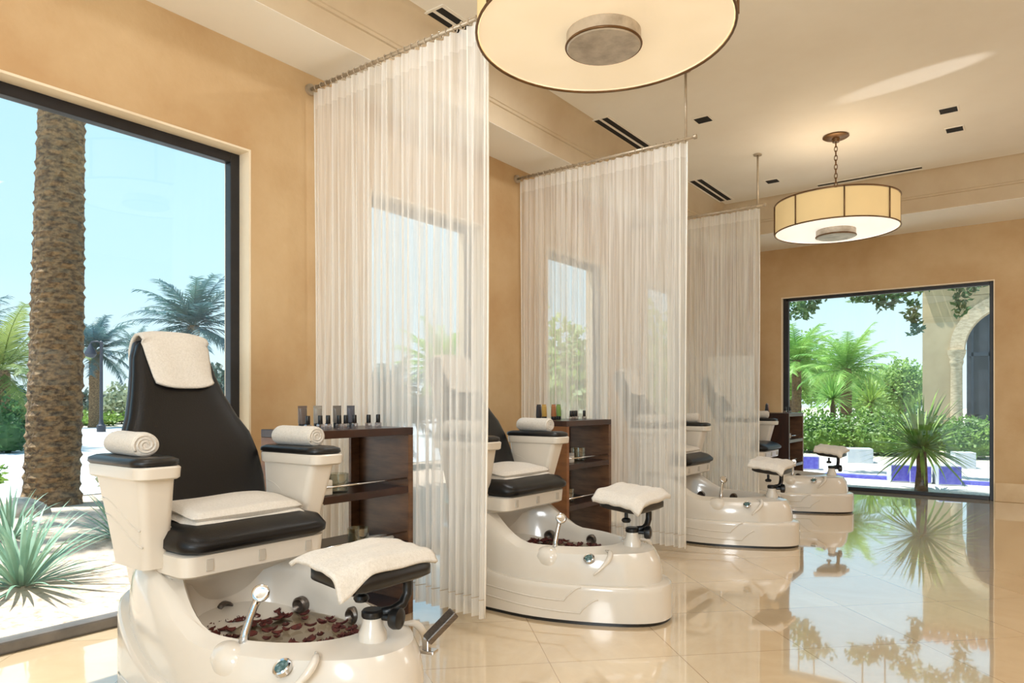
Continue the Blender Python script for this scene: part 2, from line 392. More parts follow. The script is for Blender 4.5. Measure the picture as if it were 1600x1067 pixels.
struct(MB().box(XR, XR + .2, Y0, YO, 0, ZC).build('wall_right', WALLM), 'plain ochre wall on the open side of the room')
# ceiling, perimeter soffit with stepped face
struct(MB().box(XS - .12, XR, Y0, YS + .12, ZC, ZC + .15).build('ceiling', CEILM), 'cream painted ceiling')
b = MB(); b.box(XO, XS, Y0, YO, ZS, ZS + .04); b.box(XS, XR, YS, YO, ZS, ZS + .04)
struct(b.build('ceiling_soffit', SOFFM), 'pale soffit running round the edge of the room')
def cove(kind):
    # profile (distance out from soffit edge, z): lower flat band, small step, concave cove to the ceiling
    pr = [(.001, ZS + .003), (.001, ZS + .15), (.012, ZS + .155), (.012, ZS + .175)] + [(.02 + .10 * (1 - math.cos(k / 8 * PI / 2)), ZS + .18 + (ZC - ZS - .18) * math.sin(k / 8 * PI / 2)) for k in range(9)]
    return pr
pr = cove(0); b = MB()
b.loft([[(XS + d, Y0, z) for d, z in pr] + [(XS - .15, Y0, ZC), (XS - .15, Y0, ZS + .05)],
        [(XS + d, YS - d, z) for d, z in pr] + [(XS - .15, YS + .15, ZC), (XS - .15, YS + .15, ZS + .05)],
        [(XR, YS - d, z) for d, z in pr] + [(XR, YS + .15, ZC), (XR, YS + .15, ZS + .05)]])
struct(b.build('trim_6', COVEM, smooth='auto'), 'stepped tan cornice between soffit and ceiling')
b = MB()
b.box(bx1, XR, YB - .025, YB, 0, .215); struct(b.build('baseboard_back', STONE, bevel=.006), 'pale stone baseboard below the garden wall')
b = MB(); yy = Y0
for (a, c, t) in W:
    b.box(XW, XW + .02, yy, a - .0, 0, .16); yy = c
b.box(XW, XW + .02, yy, YB, 0, .16)
struct(b.build('baseboard_left', STONE, bevel=.005), 'pale stone baseboard below the windows')

# ------------------------------------------------------------------ ceiling fittings
for i, (x, y0, L) in enumerate([(-3.045, 3.22, .95), (-3.04, 5.34, .97), (-3.02, 7.46, 1.02)]):
    t = empty('air_vent', (x, y0 + L / 2, ZC), ['slot air vent in the ceiling above the nearest sheer curtain', 'slot air vent in the ceiling above the middle sheer curtain', 'slot air vent in the ceiling above the farthest sheer curtain'][i], 'vent', 'slot vents along the ceiling edge')
    w = .095; f = MB(); f.box(-w, w, -L/2, -L/2 + .02, -.006, .0); f.box(-w, w, L/2 - .02, L/2, -.006, 0)
    for x0 in (-w, -.012, w - .024): f.box(x0, x0 + .024, -L/2 + .02, L/2 - .02, -.006, 0)
    f.build('vent_frame', CEILM, t)
    MB().box(-w + .02, w - .02, -L/2 + .015, L/2 - .015, -.0035, -.001).build('vent_slot', DARKSLOT, t)
t = empty('air_vent', (-1.45, 8.52, ZC), 'slot air vent along the ceiling edge beside the farther drum pendant', 'vent', 'slot vents along the ceiling edge')
f = MB(); f.box(-.52, .52, -.05, -.03, -.006, 0); f.box(-.52, .52, .03, .05, -.006, 0); f.build('vent_frame', CEILM, t)
MB().box(-.52, .52, -.03, .03, -.0035, -.001).build('vent_slot', DARKSLOT, t)
for i, (x, y) in enumerate([(-2.32, 5.92), (-2.34, 8.04), (-.565, 6.98), (-.56, 7.51)]):
    t = empty('downlight', (x, y, ZC), ['black downlight in the ceiling near the middle curtain pole', 'black downlight in the ceiling just beyond the farthest curtain pole', 'nearer of the paired black downlights at the right of the ceiling', 'farther of the paired black downlights at the right of the ceiling'][i], 'downlight', 'recessed black downlights')
    w = .065; f = MB()
    f.box(-w-.012, w+.012, -w-.012, -w, -.006, 0); f.box(-w-.012, w+.012, w, w+.012, -.006, 0); f.box(-w-.012, -w, -w, w, -.006, 0); f.box(w, w+.012, -w, w, -.006, 0)
    f.build('trim_ring', CEILM, t)
    MB().box(-w, w, -w, w, -.003, -.001).build('aperture', DARKSLOT, t)

# ------------------------------------------------------------------ drum pendants
def pendant(loc, zb, dif, label, R=.59, H=.30):
    t = empty('drum_pendant', loc, label, 'lamp', 'bronze banded drum pendants')
    z = zb - ZC
    MB().lathe([(R - .004, z + .01), (R - .004, z + H - .01)], n=64, cap0=False, cap1=False).build('lamp_shade', SHADE, t, smooth=True)
    MB().lathe([(R - .01, z + .006), (R - .012, z + .012), (.17, z + .012)], n=64, cap0=False, cap1=True).build('diffuser', dif, t, smooth='auto')
    b = MB()
    for zz in (z + .004, z + H):
        b.tube([(R * math.cos(2*PI*k/64), R * math.sin(2*PI*k/64), zz) for k in range(64)], .0065, 8, closed=True)
    b.build('shade_ring', BRONZE, t, smooth=True)
    for k in range(8):
        a = 2 * PI * k / 8 + .33
        ca, sa = math.cos(a), math.sin(a)
        MB().tube([((R + .004) * ca, (R + .004) * sa, z + .004), ((R + .004) * ca, (R + .004) * sa, z + H)], .0065, 6).build('shade_rib', BRONZE, t, smooth=True)
    MB().lathe([(.172, z + .012), (.172, z - .05), (.165, z - .056), (.0, z - .056)], n=48, cap0=False, cap1=False).build('hub', HUBM, t, smooth='auto')
    MB().tube([(.173 * math.cos(2*PI*k/48), .173 * math.sin(2*PI*k/48), z - .046) for k in range(48)], .006, 8, closed=True).build('hub_ring', BRONZE, t, smooth=True)
    b = MB()
    for k in range(3):
        a = 2 * PI * k / 3; b.tube([(R * math.cos(a), R * math.sin(a), z + H), (.0, .0, z + H + .02)], .006, 6)
    b.build('spider', BRONZE, t, smooth=True)
    MB().lathe([(.11, 0), (.115, -.012), (.10, -.022), (.035, -.03), (.03, -.06), (.0, -.062)], n=32, cap0=False, cap1=False).build('ceiling_canopy', BRONZE, t, smooth='auto')
    b = MB(); zt, ze = -.06, z + H + .015; n = int((zt - ze) / .042) + 1; p = (zt - ze) / n
    for k in range(n):
        zc = zt - p * (k + .5); pts = []
        for q in range(14):
            a = 2 * PI * q / 14; u = .013 * math.cos(a); w = (p * .5 + .007) * math.sin(a)
            pts.append((u, 0, zc + w) if k % 2 else (0, u, zc + w))
        b.tube(pts, .004, 5, closed=True)
    b.build('chain', BRONZE, t, smooth=True)
    for k in range(4):
        a = 2 * PI * k / 4 + .5
        MB().lathe([(0, -.04), (.03, -.02), (.036, .01), (.02, .04), (.0, .05)], c=(.32 * math.cos(a), .32 * math.sin(a), z + .13), n=12, cap0=False, cap1=False).build('bulb', BULB, t, smooth=True)
    return t
LAMP1, LAMP2 = (-1.59, 2.835), (-1.466, 7.03)
pendant((LAMP1[0], LAMP1[1], ZC), 2.845, DIFF1, 'large round drum pendant cut by the top of the frame, warm diffuser')
pendant((LAMP2[0], LAMP2[1], ZC), 2.745, DIFF2, 'smaller-looking drum pendant on a bronze chain before the end wall', .535, .275)

# ------------------------------------------------------------------ curtains with their rods
RAILZ = 3.12
def curtain(y, x1, lab, seed, ext=.06):
    rnd = random.Random(seed)
    x0 = XW + .05; L = x1 - x0
    t = empty('curtain_rod', (x0, y, 0), lab[0], 'curtain rod', 'slim metal curtain rods')
    MB().tube([(-.05, 0, RAILZ), (L + ext, 0, RAILZ)], .011, 8).build('rail', RAILM, t, smooth=True)
    MB().tube([(-.05, 0, RAILZ), (-.03, 0, RAILZ)], .035, 16).build('wall_flange', RAILM, t, smooth='auto')
    MB().tube([(L + ext, 0, RAILZ), (L + ext + .02, 0, RAILZ)], .018, 12).build('finial', RAILM, t, smooth='auto')
    MB().tube([(L - .005, 0, RAILZ + .005), (L - .005, 0, ZC - .005)], .010, 8).build('pole', RAILM, t, smooth=True)
    MB().lathe([(.04, ZC - .012), (.04, ZC - .001)], c=(L - .005, 0, 0), n=20).build('ceiling_flange', RAILM, t, smooth='auto')
    n = 27
    for k in range(n):
        xx = .02 + (L - .03) * k / (n - 1)
        MB().tube([(xx, .018 * math.cos(q * PI / 5), RAILZ - .004 + .018 * math.sin(q * PI / 5)) for q in range(10)], .0035, 5, closed=True).build('ring', RAILM, t, smooth=True)
    # pleated cloth: folds of uneven width, deeper towards the hem
    ph = [0.0]; N = 460
    freq = [rnd.uniform(13.0, 21.0) for _ in range(40)]
    for i in range(N): ph.append(ph[-1] + L / N * freq[int(i / N * 40)] * 2 * PI)
    def fn(u, v):
        i = min(N, int(round(u * N))); z = lerp(.055, RAILZ - .026, v)
        # gathers near the free end
        uu = u + .012 * math.sin(u * 9)
        amp = lerp(.030, .012, v)
        if u > .93: amp *= 1.25
        yy = amp * math.sin(ph[i]) + .008 * math.sin(ph[i] * .37 + 3 * v) + .01 * math.sin(u * 5 + 2 * v) * (1 - v)
        return (uu * L + .004 * math.sin(ph[i] * .5 + 5 * v), yy, z)
    c = MB().grid(fn, N, 10).build('sheer_curtain', SHEER, None, smooth=True)
    c.location = (x0, y, 0)
    tag(c, lab[1], 'curtain', 'white sheer curtains between the chairs')
    # stitched hem and loose edge cords
    b = MB(); b.tube([fn(k / N, .0313) for k in range(0, N + 1)], .0022, 4); b.build('hem_seam', RAILM, c)
    b = MB(); b.tube([fn(1.0, k / 20) for k in range(21)], .006, 5); b.tube([fn(.965, k / 20) for k in range(21)], .004, 5); b.tube([fn(.0, k / 20) for k in range(21)], .004, 5)
    b.build('edge_binding', PAPER, c, smooth=True)
    return c
curtain(2.75, -2.215, ('metal rod of the nearest sheer curtain, partly behind the large drum pendant', 'nearest white sheer curtain, beside the dark cabinet and the nearest chair'), 3, .0)
curtain(4.95, -2.07, ('metal rod and ceiling pole holding the middle sheer curtain', 'middle white sheer curtain hanging between the second and third chairs'), 5)
curtain(7.08, -2.20, ('metal rod and thin ceiling pole holding the farthest sheer curtain', 'farthest white sheer curtain, beside the ochre end wall'), 8)

# ------------------------------------------------------------------ pedicure chairs (x forward into room, origin = tub reference)
def zp(x): return .20 + .20 * sstep(.10, -.50, x)
def rimz(x): return .375 + .20 * sstep(.22, -.22, x) + .012 * sstep(.45, .8, x)
NR = 72
def outline(s=1.0, dx=0.0):
    pts = []
    for k in range(NR):
        a = 2 * PI * k / NR
        c, sn = math.cos(a), math.sin(a)
        x = .155 + .735 * s * sgnpow(c, .92 if c > 0 else .62) + dx
        w = .395 * (1 - .22 * sstep(.15, .9, x))
        y = w * s * sgnpow(sn, .86)
        pts.append((x, y))
    return pts
def ring_pl(s, zf, ins=0.0):
    return [(x, y, zf(x)) for x, y in outline(s)]
def bowl_pt(k, s, cx=.20):
    a = 2 * PI * k / NR; c, sn = math.cos(a), math.sin(a)
    x = cx + (.42 if c < 0 else .40) * s * sgnpow(c, .85)
    y = .275 * s * sgnpow(sn, .85) * (1 - .18 * sstep(.2, .65, x))
    return x, y
def side_y(x, s=1.0):
    P = sorted(p for p in outline(s) if p[1] >= 0)
    for a, c in zip(P, P[1:]):
        if a[0] <= x <= c[0]: return lerp(a[1], c[1], (x - a[0]) / max(1e-9, c[0] - a[0]))
    return 0.0

SPZ = [(.64, -.285, .245, .075), (.72, -.328, .262, .09), (.82, -.375, .275, .10), (.92, -.427, .280, .10), (1.01, -.475, .270, .095), (1.08, -.510, .235, .09),
       (1.18, -.557, .200, .085), (1.26, -.588, .180, .08), (1.33, -.610, .168, .075), (1.385, -.624, .150, .065), (1.415, -.632, .115, .05), (1.428, -.636, .05, .03)]
def spine(z):
    for i in range(len(SPZ) - 1):
        a, c = SPZ[i], SPZ[i + 1]
        if z <= c[0]:
            t = (z - a[0]) / (c[0] - a[0]); return [lerp(a[j], c[j], t) for j in range(4)]
    return list(SPZ[-1])

def make_chair(loc, label):
    t = empty('pedicure_chair', loc, label, 'spa chair', 'white pedicure spa chairs with foot basins')
    # plinth
    MB().loft([ring_pl(.985, lambda x: .0), ring_pl(.985, lambda x: .018)]).build('base_shadow_gap', BLACKP, t, smooth='auto')  # black ring standing in for the shadow gap under the plinth
    rings = [ring_pl(.96, lambda x: .016), ring_pl(1.0, lambda x: .018), ring_pl(1.0, lambda x: zp(x) - .03), ring_pl(.994, lambda x: zp(x) - .008), ring_pl(.98, zp), ring_pl(.90, lambda x: zp(x) + .002)]
    pl = MB().loft(rings, True, True).build('plinth', SHELLW, t, smooth='auto')
    b = MB()
    for sg in (-1, 1):
        for (za, zb_, x0, xe) in ((.150, .118, -.30, .46), (.095, .060, -.34, .54)):
            P = []
            for k in range(15): x = lerp(x0, xe, k / 14); P.append((x, sg * (side_y(x) + .0005), lerp(za, zb_, sstep(0, 1, k / 14))))
            for k in range(1, 7): x = xe + .085 * k / 6; P.append((x, sg * (side_y(x) + .0005), lerp(zb_, zb_ + .075, sstep(-.3, 1.0, k / 6))))
            MB().tube(P, .0045, 5).build('swoosh_line', SHELLW, pl, smooth=True)
    # upper basin shell with bowl
    rings = [ring_pl(.928, lambda x: zp(x) - .01), ring_pl(.925, lambda x: zp(x) + .25 * (rimz(x) - zp(x)))]
    rings.append(ring_pl(.905, lambda x: zp(x) + .62 * (rimz(x) - zp(x))))
    rings.append(ring_pl(.865, lambda x: zp(x) + .86 * (rimz(x) - zp(x))))
    rings.append(ring_pl(.80, lambda x: rimz(x) - .012))
    def br(s, zf): return [(bowl_pt(k, s)[0], bowl_pt(k, s)[1], zf(bowl_pt(k, s)[0])) for k in range(NR)]
    rings.append(br(1.06, lambda x: rimz(x) - .001)); rings.append(br(1.03, lambda x: rimz(x) + .002)); rings.append(br(1.0, lambda x: rimz(x) - .008))
    rings.append(br(.975, lambda x: lerp(rimz(x), .25, .4))); rings.append(br(.925, lambda x: .25)); rings.append(br(.80, lambda x: .17)); rings.append(br(.6, lambda x: .145)); rings.append(br(.2, lambda x: .14))
    sh = MB().loft(rings, False, True).build('basin', SHELLW, t, smooth='auto')
    # raised ridge around the control panel, faucet pod, badge
    b = MB()
    for sg in (-1, 1):
        P = []
        for k in range(17):
            q = k / 16; x = .615 + .055 * math.sin(q * PI); yy = lerp(.20, .345, q) * (1 - .18 * sstep(.3, .8, x))
            f = sstep(.62, 1.0, q); zz = rimz(x) - .012 - .105 * max(0, (q - .30) / .70) ** 1.3
            P.append((x, sg * yy, zz))
        MB().tube(P, [.004 + .010 * math.sin(k / 16 * PI) for k in range(17)], 8).build('deck_ridge', SHELLW, sh, smooth=True)
    M = Matrix.Translation((.33, -.288, .318)) @ Euler((.45, 0, 0)).to_matrix().to_4x4()
    MB().lathe([(.085, -.03), (.083, .0), (.070, .03), (.045, .048), (.015, .056), (0, .057)], n=28, M=M @ Matrix.Diagonal((1, .72, 1, 1)), cap0=False, cap1=False).build('faucet_pod', SHELLW, t, smooth=True)
    # chrome hand shower lying in its holder on the near rim
    hs = MB().tube([(.355, -.262, .36), (.352, -.25, .40), (.35, -.235, .435), (.348, -.215, .475), (.347, -.20, .50)], [.017, .014, .012, .012, .014], 10).build('hand_shower', CHROME, t, smooth=True)
    Mh = Matrix.Translation((.349, -.192, .512)) @ Euler((.2, 1.05, -.55)).to_matrix().to_4x4()
    MB().lathe([(0, -.022), (.014, -.02), (.026, -.008), (.030, .004), (.028, .012), (.018, .010), (0, .009)], n=20, M=Mh, cap0=False, cap1=False).build('shower_head', CHROME, hs, smooth=True)
    # round blue-green control badge on the deck
    Mb = Matrix.Translation((.565, -.262, .338)) @ Euler((.62, 0, .12)).to_matrix().to_4x4()
    bd = MB().lathe([(.030, -.012), (.030, .004), (.026, .008), (.021, .005)], n=28, M=Mb, cap0=False, cap1=False).build('control_button', CHROME, t, smooth='auto')
    MB().lathe([(.0215, .0055), (.014, .007), (.0, .008)], n=24, M=Mb, cap0=False, cap1=False).build('button_face', BADGE, bd, smooth=True)
    # jets inside the bowl
    for (jx, jy, rz) in ((.0, .215, .25), (.28, .252, 0.0), (-.185, .0, 1.57)):
        Mj = Matrix.Translation((jx, jy, .315)) @ Euler((PI / 2, 0, rz)).to_matrix().to_4x4()
        MB().lathe([(.034, -.02), (.034, .004), (.027, .012), (.020, .006), (.012, -.004), (0, -.006)], n=20, M=Mj, cap0=False, cap1=False).build('water_jet', STEELD, t, smooth='auto')
    MB().grid(lambda u, v: (.19 + .41 * .93 * (2 * u - 1), .275 * .93 * (2 * v - 1) * math.sqrt(max(0, 1 - abs(2 * u - 1) ** 2.4)) * (1 - .18 * sstep(.2, .65, .2 + .405 * (2 * u - 1))), .290), 24, 10).build('foot_water', WATER, t, smooth=True)
    # seat pedestal and base trim
    b = MB(); b.loft([rrect(-.33, 0, .13, .24, .06, .36), rrect(-.31, 0, .15, .27, .06, .45), rrect(-.22, 0, .24, .285, .06, .545)]); b.build('seat_pedestal', SHELLW, t, smooth='auto')
    b = MB(); b.loft([rrect(-.17, 0, .215, .288, .05, .525), rrect(-.17, 0, .23, .30, .05, .535), rrect(-.17, 0, .235, .305, .05, .605), rrect(-.17, 0, .225, .295, .05, .612)])
    sb = b.build('seat_base', ARMW, t, smooth='auto')
    b = MB()
    for yy in (-.21, .0, .21): b.box(.062, .068, yy - .012, yy + .012, .55, .59)
    b.build('seat_notch', NOTCHM, sb)
    # cushion
    def cush(hx, hy, r, z, cx=-.155, dip=0.0):
        return [(x, y, z - dip * sstep(-.0, .1, x)) for x, y, _ in rrect(cx, 0, hx, hy, r, z)]
    b = MB(); b.loft([cush(.225, .285, .07, .610), cush(.25, .308, .08, .628, -.15), cush(.252, .31, .08, .66, -.15, .012), cush(.235, .295, .08, .688, -.155, .022), cush(.18, .24, .07, .702, -.165, .026), cush(.08, .12, .05, .704, -.17, .02)])
    st = b.build('seat_cushion', LEATHER, t, smooth=True)
    # backrest : black padded front + pale moulded shell behind
    rings = []; rings2 = []
    for (z, x, w, th) in SPZ:
        r1 = []; r2 = []
        n = 28
        for k in range(n):
            a = 2 * PI * k / n; c, sn = math.cos(a), math.sin(a)
            yy = w * sgnpow(c, .55)
            wing = .03 * (abs(yy) / .3) ** 2.5
            xx = x + wing + th * .5 * sgnpow(sn, .8) * (1 if sn > 0 else .75)
            r1.append((xx, yy, z + .30 * th * sn))
            r2.append((x - .035 + wing * .8 + (th * .5 + .006) * sgnpow(sn, .8) * .8, (w - .004) * sgnpow(c, .6), z + .012 + .30 * th * sn))
        rings.append(r1); rings2.append(r2)
    bk = MB().loft(rings).build('backrest', LEATHER, t, smooth=True)
    b = MB()
    for sg in (-1, 1):
        P = [(spine(z)[1] + spine(z)[3] * .44 + .004, sg * spine(z)[2] * .62, z + .01) for z in [.70 + .04 * k for k in range(12)]]
        b.tube(P, .0045, 5)
    b.tube([(spine(.98)[1] + spine(.98)[3] * .5 - .002, -.17 + .34 * k / 10, .99 + .012 * math.sin(k / 10 * PI)) for k in range(11)], .0045, 5)
    b.build('seam', LEATHER, bk, smooth=True)
    MB().loft(rings2[:-2]).build('back_shell', SHELLB, t, smooth=True)
    MB().loft([rrect(-.36, 0, .05, .16, .03, .50), rrect(-.40, 0, .05, .15, .03, .70), rrect(-.46, 0, .04, .12, .03, .86)]).build('recline_bracket', BLACKP, t, smooth='auto')
    # arms
    for sg in (-1, 1):
        A = bpy.data.objects.new('armrest', None)
        rr = []
        for (z, xa, xb, yc, hy) in ((.555, -.325, -.085, .322, .045), (.62, -.330, -.072, .326, .05), (.70, -.340, -.055, .332, .055), (.80, -.355, -.032, .342, .060), (.885, -.370, -.012, .350, .064)):
            rr.append(rrect((xa + xb) / 2, sg * yc, (xb - xa) / 2, hy, .03, z))
        ar = MB().loft(rr).build('armrest', ARMW, t, smooth='auto')
        b = MB(); cx = -.182; cy = sg * .357
        b.loft([rrect(cx, cy, .195, .074, .04, .880), rrect(cx, cy, .205, .080, .045, .886), rrect(cx, cy, .208, .082, .045, .920), rrect(cx, cy, .202, .078, .045, .926)])
        b.build('arm_lip', ARMW, ar, smooth='auto')
        b = MB(); b.loft([rrect(cx - .01, cy, .202, .076, .05, .924), rrect(cx - .01, cy, .212, .084, .055, .934), rrect(cx - .01, cy, .210, .082, .055, .948), rrect(cx - .01, cy, .185, .066, .05, .957), rrect(cx - .01, cy, .12, .03, .02, .958)])
        b.build('arm_pad', BLACKP, ar, smooth=True)
        b = MB()
        for s2 in (-1, 1):
            for (zz, dz) in ((.80, .10), (.74, .10)):
                P = []
                for k in range(11):
                    q = k / 10; x = lerp(-.32, -.07, q); z = zz - dz * sstep(0, 1, q)
                    yc = lerp(.322, .350, (z - .555) / .33); hy = lerp(.045, .064, (z - .555) / .33)
                    P.append((x, sg * yc + s2 * (hy + .0003), z))
                b.tube(P, .003, 5)
        b.build('arm_groove', ARMW, ar, smooth=True)
    # footrest: mount on the basin nose, hooked bracket, black pad
    mt = MB().lathe([(.050, .33), (.046, .40), (.036, .42), (.030, .452), (.0, .452)], c=(.68, .0, 0), n=24, cap0=False, cap1=False).build('footrest_mount', SHELLW, t, smooth='auto')
    MB().lathe([(.033, .448), (.036, .453), (.036, .468), (.03, .474), (0, .475)], c=(.68, 0, 0), n=24, cap0=False, cap1=False).build('mount_cap', BLACKP, mt, smooth='auto')
    fr = MB().loft([[(x, y, .578 - .1 * (x - .68)) for x, y, _ in rrect(.68, 0, .105, .155, .05, 0)],
                    [(x, y, .594 - .1 * (x - .68) - .24 * y ** 2) for x, y, _ in rrect(.68, 0, .12, .18, .055, 0)],
                    [(x, y, .620 - .1 * (x - .68) - .20 * y ** 2) for x, y, _ in rrect(.68, 0, .12, .18, .055, 0)],
                    [(x, y, .640 - .1 * (x - .68)) for x, y, _ in rrect(.68, 0, .095, .14, .05, 0)],
                    [(x, y, .648 - .1 * (x - .68)) for x, y, _ in rrect(.68, 0, .05, .09, .04, 0)]]).build('footrest', BLACKP, t, smooth=True)
    P = [(.70, .02, .462), (.715, .055, .462), (.72, .095, .475), (.72, .118, .505), (.72, .120, .54), (.715, .105, .57), (.70, .07, .588)]
    MB().tube(P, [.016, .017, .017, .017, .017, .018, .018], 10).build('hook_bracket', BLACKP, fr, smooth=True)
    Mk = Matrix.Translation((.735, .03, .448)) @ Euler((0, PI / 2, .3)).to_matrix().to_4x4()
    MB().lathe([(.012, -.03), (.012, .0), (.032, .004), (.036, .014), (.034, .034), (.02, .040), (0, .041)], n=18, M=Mk, cap0=False, cap1=False).build('clamp_knob', BLACKP, fr, smooth='auto')
    MB().lathe([(.010, .56), (.010, .527), (.022, .522), (.026, .512), (.02, .502), (0, .50)], c=(.66, -.03, 0), n=16, cap0=False, cap1=False).build('height_knob', BLACKP, fr, smooth='auto')
    return t

CH = [(-2.40, 1.54), (-2.40, 3.38), (-2.36, 5.76), (-2.36, 7.86)]
WHO = ['nearest', 'second', 'third', 'farthest']
chair = make_chair((CH[0][0], CH[0][1], 0), 'nearest white pedicure spa chair with black seat, in front of the clear window')
LAB = ['', 'second white pedicure spa chair, half veiled by the nearest sheer curtain', 'third white pedicure spa chair, half veiled by the middle sheer curtain', 'farthest white pedicure spa chair, beside the garden window']
for i in (1, 2, 3): dup(chair, (CH[i][0], CH[i][1], 0), LAB[i])

# chrome lever on the far side of the nearest chair's basin nose
t = empty('chrome_lever', (CH[0][0] + .76, CH[0][1] + .17, .30), 'brushed steel lever beside the footrest mount of the nearest chair', 'lever')
M = Euler((0, .0, .25)).to_matrix().to_4x4()
MB().box(-.035, .035, -.02, .02, 0, .012, M).box(-.012, .012, -.012, .012, .0, .05, M).build('lever_base', CHROME, t, bevel=.003)
M2 = Matrix.Translation((0, .0, .04)) @ Euler((-.85, 0, -.55)).to_matrix().to_4x4()
MB().box(-.030, .030, -.012, .012, 0, .13, M2).build('lever_blade', STEELD, t, bevel=.005)

# floating petals
def petals(x, y, label, n, seed):
    rnd = random.Random(seed); b = MB()
    for k in range(n):
        a = rnd.uniform(0, 2 * PI); r = .235 * math.sqrt(rnd.random()) if rnd.random() < .5 else rnd.uniform(.18, .24)
        px, py = .2 + r * 1.42 * math.cos(a), r * .93 * math.sin(a)
        M = Matrix.Translation((px, py, .2925)) @ Euler((rnd.uniform(-.25, .25), rnd.uniform(-.25, .25), rnd.uniform(0, 6.3))).to_matrix().to_4x4()
        s = rnd.uniform(.014, .027)
        b.grid(lambda u, v: ((u - .5) * 2 * s, (v - .5) * 1.6 * s * (1 - abs(2 * u - 1) ** 2 * .7), .012 * ((2 * u - 1) ** 2 + (2 * v - 1) ** 2) * .6 + .002), 4, 4, M)
    o = b.build('flower_petals', PETAL, None, smooth=True, solid=.0015); o.location = (x, y, 0)
    tag(o, label, 'petals', 'dried petals floating in the foot basins', 'stuff')
petals(CH[0][0], CH[0][1], 'dark red dried petals floating in the nearest foot basin', 120, 1)
petals(CH[1][0], CH[1][1], 'dark red dried petals floating in the second foot basin', 120, 2)
petals(CH[2][0], CH[2][1], 'dark red dried petals floating in the third foot basin', 60, 3)

# ------------------------------------------------------------------ towels
def rolled_towel():
    L, R = .25, .044
    pr = []; n = 40
    def prof(k, x, s):
        a = 2 * PI * k / n; r = R * s * (1 + .02 * math.sin(3 * a + 20 * x))
        return (x, 1.12 * r * math.cos(a), max(-R * .93, r * math.sin(a)))
    xs = [(-L/2, .80), (-L/2 + .006, .95), (-L/2 + .02, 1.0), (-.04, 1.01), (.03, .99), (L/2 - .02, 1.0), (L/2 - .005, .95), (L/2, .82)]
    b = MB(); b.loft([[prof(k, x, s) for k in range(n)] for x, s in xs], True, True)
    return b
def spiral_end(sx):
    b = MB(); pts = []
    for k in range(70):
        a = k / 69 * 2.6 * 2 * PI; r = .008 + .029 * k / 69
        pts.append((.125, 1.12 * r * math.cos(a), max(-.041, r * math.sin(a))))
    b.tube(pts if sx > 0 else [(-p[0], p[1], p[2]) for p in pts], .0042, 6)
    return b
rt = empty('rolled_towel', (0, 0, 0), '', 'towel', 'rolled white towels on the chair arms')
rolled_towel().build('towel_roll', TOWEL, rt, smooth='auto'); spiral_end(1).build('roll_end', TOWEL, rt, smooth=True); spiral_end(-1).build('roll_end', TOWEL, rt, smooth=True)
first = True
for i, (cx, cy) in enumerate(CH):
    for sg in (-1, 1):
        if i == 3 and sg == -1: pass
        side = 'window-side end' if sg > 0 else ''
        lab = 'rolled white towel on the %s armrest of the %s chair' % ('nearer' if sg < 0 else 'farther', WHO[i])
        loc = (cx - .205, cy + sg * .357, .957 + .0415)
        rz = [.05, -.08, .1, .02][i] * sg
        if first: rt.location = loc; rt.rotation_euler[2] = rz; rt['label'] = lab; first = False
        else: dup(rt, loc, lab, rz=rz)

def seat_towel(seed):
    rnd = random.Random(seed); b = MB()
    # three folded layers, the top one rolled over at the front edge
    for q, (hx, hy, z0, z1, dx) in enumerate(((.155, .240, .690, .720, -.01), (.148, .232, .720, .752, -.02))):
        def top(u, v):
            x = lerp(-hx, hx, u); y = lerp(-hy, hy, v)
            e = min(1, (1 - abs(2*u-1)) * 9) ** .5 * min(1, (1 - abs(2*v-1)) * 12) ** .5
            z = lerp((z0 + z1) / 2, z1, e) + .004 * math.sin(7 * v + q + seed) * e + .010 * math.sin(v * PI) * q * e
            return (x - .145 + dx, y + .01, z - .02 * sstep(.4, 1, u))
        def bot(u, v):
            x, y, z = top(u, v); return (x, y, 2 * ((z0 + z1) / 2 - .02 * sstep(.4, 1, u)) - z + .0 if False else (z0 + z1) / 2 - .02 * sstep(.4, 1, u) - (z - ((z0 + z1) / 2 - .02 * sstep(.4, 1, u))) * .9)
        b.grid(top, 20, 26); b.grid(bot, 20, 26)
    return b
st = seat_towel(1).build('seat_towel', TOWEL, None, smooth=True)
for i, (cx, cy) in enumerate(CH):
    lab = 'folded white towel lying on the black seat of the %s chair' % WHO[i]
    if i == 0: o = st; o.location = (cx, cy, .006)
    elif i == 3: continue
    else: o = dup(st, (cx, cy, .006))
    tag(o, lab, 'towel', 'folded white towels on the seats')

def head_towel():
    b = MB()
    path = []
    for k in range(9): # front
        z = lerp(1.195, 1.385, k / 8); s = spine(z); path.append((s[1] + s[3] * .5 + .020, z + .012))
    path += [(-.592, 1.428), (-.618, 1.450), (-.652, 1.450), (-.686, 1.426)]
    for k in range(6):
        z = lerp(1.38, 1.24, k / 5); s = spine(z); path.append((s[1] - s[3] * .5 - .052, z))
    n = len(path)
    def fn(u, v):
        q = u * (n - 1); i = min(n - 2, int(q)); f = q - i
        x = lerp(path[i][0], path[i + 1][0], f); z = lerp(path[i][1], path[i + 1][1], f)
        w = .126 + .020 * sstep(.0, .55, u)
        y = lerp(-w, w, v) + .012 * (1 - u)
        c = (abs(2 * v - 1)) ** 3
        z -= .018 * c * math.sin(u * PI) ; x -= .012 * c * (1 if u < .5 else -1)
        # rounded lower corners of the front flap
        if u < .12: z += .022 * c * (1 - u / .12)
        x += .003 * math.sin(9 * v + 3 * u)
        return (x, y, z)
    b.grid(fn, 44, 24)
    return b
ht = head_towel().build('head_towel', TOWEL, None, smooth=True, solid=.012)
